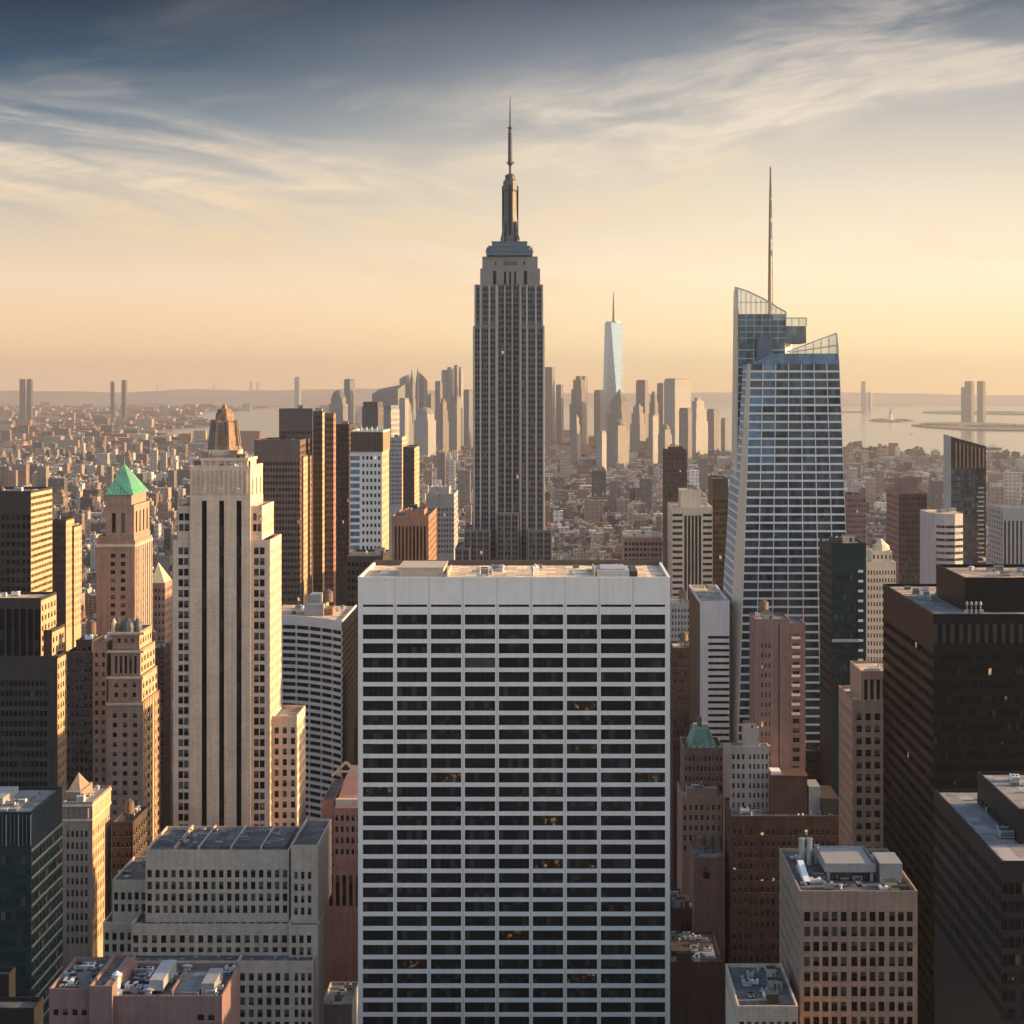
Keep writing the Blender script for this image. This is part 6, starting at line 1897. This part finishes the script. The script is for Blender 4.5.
# water outlines on the ground, to keep the land blocks ashore
def in_poly(x, y, pl):
    c = False
    for i in range(len(pl)):
        (x1_, y1_), (x2_, y2_) = pl[i], pl[i - 1]
        if (y1_ > y) != (y2_ > y) and x < (x2_ - x1_) * (y - y1_) / (y2_ - y1_) + x1_: c = not c
    return c


WATER = []
for o in sc.objects:
    if o.name.startswith(('harbour_water', 'river_water')): WATER.append([(v.co.x, v.co.y) for v in o.data.vertices])
wet = lambda x, y: any(in_poly(x, y, pl) for pl in WATER)
y = 880.0 - 79 * 5
while y < 7600:
    bd = 60.0 if y < 4200 else 75.0
    street = 19.0
    half = 0.40 * y + 60
    xb_ = -half
    while xb_ < half:
        aw = 210.0 if y < 4200 else 160.0
        for row in range(2):
            x = xb_ + 12
            while x < xb_ + aw - 12:
                w_ = rnd.choice((8, 11, 14, 18, 24, 34)) if y < 4200 else rnd.choice((12, 18, 24, 34))
                w_ = min(w_, xb_ + aw - 12 - x)
                if w_ < 7: break
                d_ = bd / 2 - rnd.uniform(.5, 7)
                ya = y + row * bd / 2
                px = PX(x, ya)
                if wet(x, ya) or wet(x + w_, ya + d_):
                    x += w_ + 1; continue
                r_ = rnd.random()
                if y < 1400: h = rnd.uniform(26, 58) if r_ < .8 else rnd.uniform(55, 85)
                elif y < 2300: h = rnd.uniform(16, 44) if r_ < .80 else rnd.uniform(44, 72)
                elif y < 4600: h = rnd.uniform(11, 28) if r_ < .86 else rnd.uniform(28, 56)
                else: h = rnd.uniform(9, 24) if r_ < .9 else rnd.uniform(24, 50)
                if px < 330 and y > 2200 and r_ > .975: h = rnd.uniform(40, 62)
                cand(x + rnd.uniform(0, .6), x + w_ - rnd.uniform(0, .8), ya + (0 if row == 0 else rnd.uniform(0, 4)), ya + d_, h, rnd.random())
                x += w_ + (0.4 if rnd.random() < .8 else rnd.uniform(3, 14))
        xb_ += aw + 26
    y += bd + street
# clusters of slab towers the photograph shows among the low roofs on the left and right
for (x0, x1, yt, Y) in ((33, 42, 442, 3900), (45, 52, 438, 4100), (58, 78, 440, 4600), (85, 100, 432, 4300), (101, 112, 425, 4500), (131, 141, 442, 3700), (143, 150, 440, 3900), (0, 9, 466, 2500), (14, 26, 464, 2500),
                        (36, 46, 466, 2400), (5, 16, 470, 2100), (48, 64, 478, 1900), (106, 112, 466, 2700), (160, 166, 452, 3000), (1, 10, 430, 4700), (18, 28, 425, 5000), (66, 74, 420, 5600), (92, 106, 405, 9000),
                        (112, 118, 404, 9000), (40, 50, 402, 9800), (150, 157, 450, 3300), (255, 268, 455, 3400), (240, 247, 470, 2600), (168, 174, 470, 2500), (458, 470, 470, 2500), (437, 445, 452, 3200), (448, 455, 460, 2700),
                        (592, 606, 470, 2400), (610, 618, 480, 2100), (640, 652, 478, 2300), (560, 570, 452, 3100), (690, 699, 470, 2400), (700, 708, 458, 3000), (868, 876, 478, 2200), (878, 884, 470, 2600), (990, 1004, 486, 2000),
                        (1005, 1022, 472, 2600), (932, 942, 480, 2200), (850, 858, 468, 2800), (386, 392, 455, 2900), (424, 432, 470, 2300)):
    h = rnd.uniform(42, 66) if yt < 450 else rnd.uniform(70, 98)
    Y = (CZ - h) * F / (yt - CY)
    xa, xb = X(x0, Y), X(x1, Y)
    if not wet(xa, Y): CAND.append(((x1 - x0) * 30, xa, xb, Y, Y + rnd.uniform(16, 34), h, .99))
# ordinary low roofs right up to the far boroughs
y = 7600.0
FARC = []
while y < 26000:
    st_y = 0.021 * y
    half = 0.30 * y
    x = -half
    while x < half:
        w_ = rnd.uniform(24, 95) * (y / 10000) ** .6
        px = PX(x, y)
        if -14 < px < 1034 and rnd.random() < .8 and not wet(x, y) and not wet(x + w_, y + 60):
            h = rnd.uniform(10, 26) * (1 if rnd.random() < .9 else 2.2)
            FARC.append((x, x + w_, y + rnd.uniform(0, st_y * .6), w_ * rnd.uniform(.5, 1.0), h))
        x += w_ + rnd.uniform(6, 70) * (y / 10000)
    y += st_y

CAND.sort(key=lambda q: -q[0])
N_IND = 190
SHOWN, REST = CAND[:N_IND], CAND[N_IND:] + HID


def fill_geom(b, rf, xa, xb, ya, yb2, h, kind, tint, rt, tk=None, bk=None, rich=True):
    """a city building: body with setbacks, parapet, bulkhead, water tank"""
    b.tint = tint
    rf.tint = rt
    w_, d_ = xb - xa, yb2 - ya
    tiers = [(xa, xb, ya, yb2, 0, h)]
    if h > 45 and .98 > kind > .6 and w_ > 14:
        s1 = min(w_, d_) * .12
        tiers = [(xa, xb, ya, yb2, 0, h * .72), (xa + s1, xb - s1, ya + s1, yb2 - s1, h * .72, h * .9), (xa + 2 * s1, xb - 2 * s1, ya + 2 * s1, yb2 - 2 * s1, h * .9, h)]
    p = 1.0
    for (a, c, d, e, z0, z1) in tiers:
        b.box(a, c, d, e, z0, z1 - p, top=False)
        rf.face([(a, d, z1 - p), (c, d, z1 - p), (c, e, z1 - p), (a, e, z1 - p)])
        if rich:
            t_ = .4
            b.box(a, c, d, d + t_, z1 - p, z1); b.box(a, c, e - t_, e, z1 - p, z1); b.box(a, a + t_, d + t_, e - t_, z1 - p, z1); b.box(c - t_, c, d + t_, e - t_, z1 - p, z1)
    a, c, d, e, z0, z1 = tiers[-1]
    bx = bk or b
    k2 = (kind * 7.3) % 1
    if c - a > 7:
        bw, bd_ = min(6, (c - a) * .35), min(7, (e - d) * .35)
        x = a + (c - a - bw) * k2; y_ = d + (e - d - bd_) * (.3 + .6 * ((kind * 3.7) % 1))
        old = bx.tint; bx.tint = tint if k2 > .4 else (.4, .38, .36, .5)
        bx.box(x, x + bw, y_, y_ + bd_, z1 - p, z1 + 2.2 + 3 * k2)
        if k2 > .55 and c - a > 12: bx.box(a + 1.5, a + 1.5 + bw * .6, d + 2, d + 2 + bd_ * .5, z1 - p, z1 + 1.4)
        bx.tint = old
    if tk is not None and kind > .5 and c - a > 9:
        old = tk.tint; tk.tint = (.13, .085, .06, .5)
        x = a + (c - a) * (.25 + .5 * ((kind * 5.1) % 1)); y_ = d + (e - d) * .6
        tk.lathe(x, y_, [(1.8, z1 + 1.6), (1.8, z1 + 5.2), (.1, z1 + 6.6)], 8)
        for q in ((-1, -1), (1, -1), (1, 1), (-1, 1)): tk.box(x + q[0] * 1.1 - .1, x + q[0] * 1.1 + .1, y_ + q[1] * 1.1 - .1, y_ + q[1] * 1.1 + .1, z1 - p, z1 + 1.6)
        tk.tint = old


names = list(TINTS)
def pick_tint():
    n_ = rnd.choices(names, TW)[0]
    f = rnd.uniform(.45, .95)
    return n_, tuple(min(.7, v * f * rnd.uniform(.94, 1.06)) for v in TINTS[n_])


recs = []
for (ar, xa, xb, ya, yb2, h, kind) in SHOWN:
    n_, c = pick_tint()
    px, py = (PX(xa, ya) + PX(xb, ya)) / 2, PY(h, ya)
    slab = h > 55
    form = ('tall slab' if kind > .98 else 'stepped tower' if kind > .6 and xb - xa > 14 else 'tower block') if slab else ('narrow block' if xb - xa < 14 else 'wide block' if xb - xa > 38 else 'block')
    rel = None
    best = 1e9
    for (a, cc, yt, yb_, hy, ft, sh) in heroes:
        if py < yt - 4 or py > yb_ + 60: continue
        dd = (a - px if px < a else px - cc if px > cc else 0)
        dd += abs(hy - ya) * .004 + max(0, py - yb_) * .3
        if dd < best:
            best = dd
            rel = ('left of ' if px < a else 'right of ' if px > cc else 'below ' if py > yb_ - 12 else 'behind ') + sh
    recs.append([n_, c, form, rel or 'among the far low roofs', 'with a roof tank' if (kind > .5 and xb - xa > 9 and not slab) else '', px, py, (xa, xb, ya, yb2, h, kind)])
from collections import defaultdict
byl = defaultdict(list)
for r in recs:
    lab = f"{r[0]} {r[2]} {r[4]} {r[3]}".replace('  ', ' ')
    byl[lab].append(r)
ORD = ['nearest', 'second nearest', 'third nearest', 'fourth nearest', 'fifth nearest', 'sixth nearest', 'seventh nearest', 'eighth nearest', 'ninth nearest']
for lab, rs in byl.items():
    rs.sort(key=lambda r: r[7][2])
    for i, r in enumerate(rs):
        nm = 'tower_block' if r[7][4] > 55 else 'city_block_building'
        if len(lab.split()) > 12: lab = lab.replace(' with a roof tank', '')
        L = lab if len(rs) == 1 else f"{lab}, {ORD[min(i, 8)]} of {len(rs)}"
        xa, xb, ya, yb2, h, kind = r[7]
        root = thing(nm, L, 'building', ((xa + xb) / 2, ya, 0), 'city buildings between the named towers')
        b, rf, tk, bk = MB(), MB(), MB(), MB()
        rt = (*rnd.choice(ROOFT), .5)
        fill_geom(b, rf, xa, xb, ya, yb2, h, kind, (*r[1], rnd.random()), rt, tk if h <= 55 else None, bk)
        b.build('wall', city_mat if ya < 2600 else far_mat, root); rf.build('roof', city_mat, root); tk.build('water_tank', city_mat, root); bk.build('bulkhead', city_mat, root)
b1, b2 = MB(), MB()
for (ar, xa, xb, ya, yb2, h, kind) in REST:
    b = b1 if ya < 3000 else b2
    q_ = rnd.uniform(.55, 1.05)
    rt = (*[v * q_ for v in rnd.choice(ROOFT)], .5)
    fill_geom(b, b, xa, xb, ya, yb2, h, kind, (*pick_tint()[1], rnd.random()), rt, b if ya < 3500 and ar > 0 else None, None, ya < 3000 and ar > 0)
for (y0, y1, hmin, hmax) in ((-420, -330, 120, 220), (-290, -200, 110, 200), (-160, -80, 100, 190), (90, 170, 90, 165), (200, 280, 85, 150), (310, 345, 80, 130), (385, 430, 70, 108)):  # unseen blocks below and behind the camera, added to darken the lower fronts
    x = -420.0
    while x < 420:
        w_ = rnd.uniform(22, 60)
        if not any(x < f[1] + 2 and x + w_ > f[0] - 2 and y0 < f[3] + 2 and y1 > f[2] - 2 for f in HFOOT):
            fill_geom(b1, b1, x, x + w_, y0 + rnd.uniform(0, 8), y1 - rnd.uniform(0, 10), rnd.uniform(hmin, hmax), rnd.uniform(0, .9), (*pick_tint()[1], rnd.random()), (*rnd.choice(ROOFT), .5), None, None, False)
        x += w_ + rnd.uniform(2, 16)
o = b1.build('low_city_with_unseen_blocks', city_mat); o['kind'] = 'stuff'; o['label'] = 'dense low city roofs between the taller towers, plus unseen blocks added to shade lower fronts'
for (xa, xb, ya, d_, h) in FARC:
    q_ = rnd.uniform(.8, 1.1)
    b2.tint = (*[v * q_ for v in pick_tint()[1]], rnd.random())
    b2.box(xa, xb, ya, ya + d_, 0, h)
o = b2.build('distant_city', far_mat); o['kind'] = 'stuff'; o['label'] = 'endless distant city roofs fading toward the horizon'

# ------------------------------------------------------------------ haze
hm = bpy.data.materials.new('haze_air')
hm.use_nodes = True
k = NT(hm.node_tree); k.n.clear()
pv = k.node('ShaderNodeVolumePrincipled')
pv.inputs['Color'].default_value = (1.0, 0.94, 0.90, 1)
pv.inputs['Density'].default_value = HAZE_DENSITY
pv.inputs['Anisotropy'].default_value = 0.8
o_ = k.node('ShaderNodeOutputMaterial')
k.l.new(pv.outputs[0], o_.inputs['Volume'])
b = MB()
b.box(-20000, 20000, -3400, 35600, -1.5, 620, bottom=True)
hz = b.build('haze', hm)
hz['kind'] = 'stuff'
hz['label'] = 'warm evening haze lying over the whole city'
hz.visible_shadow = True
print('CANDS', len(CAND), len(FARC), 'objects', len(sc.objects))
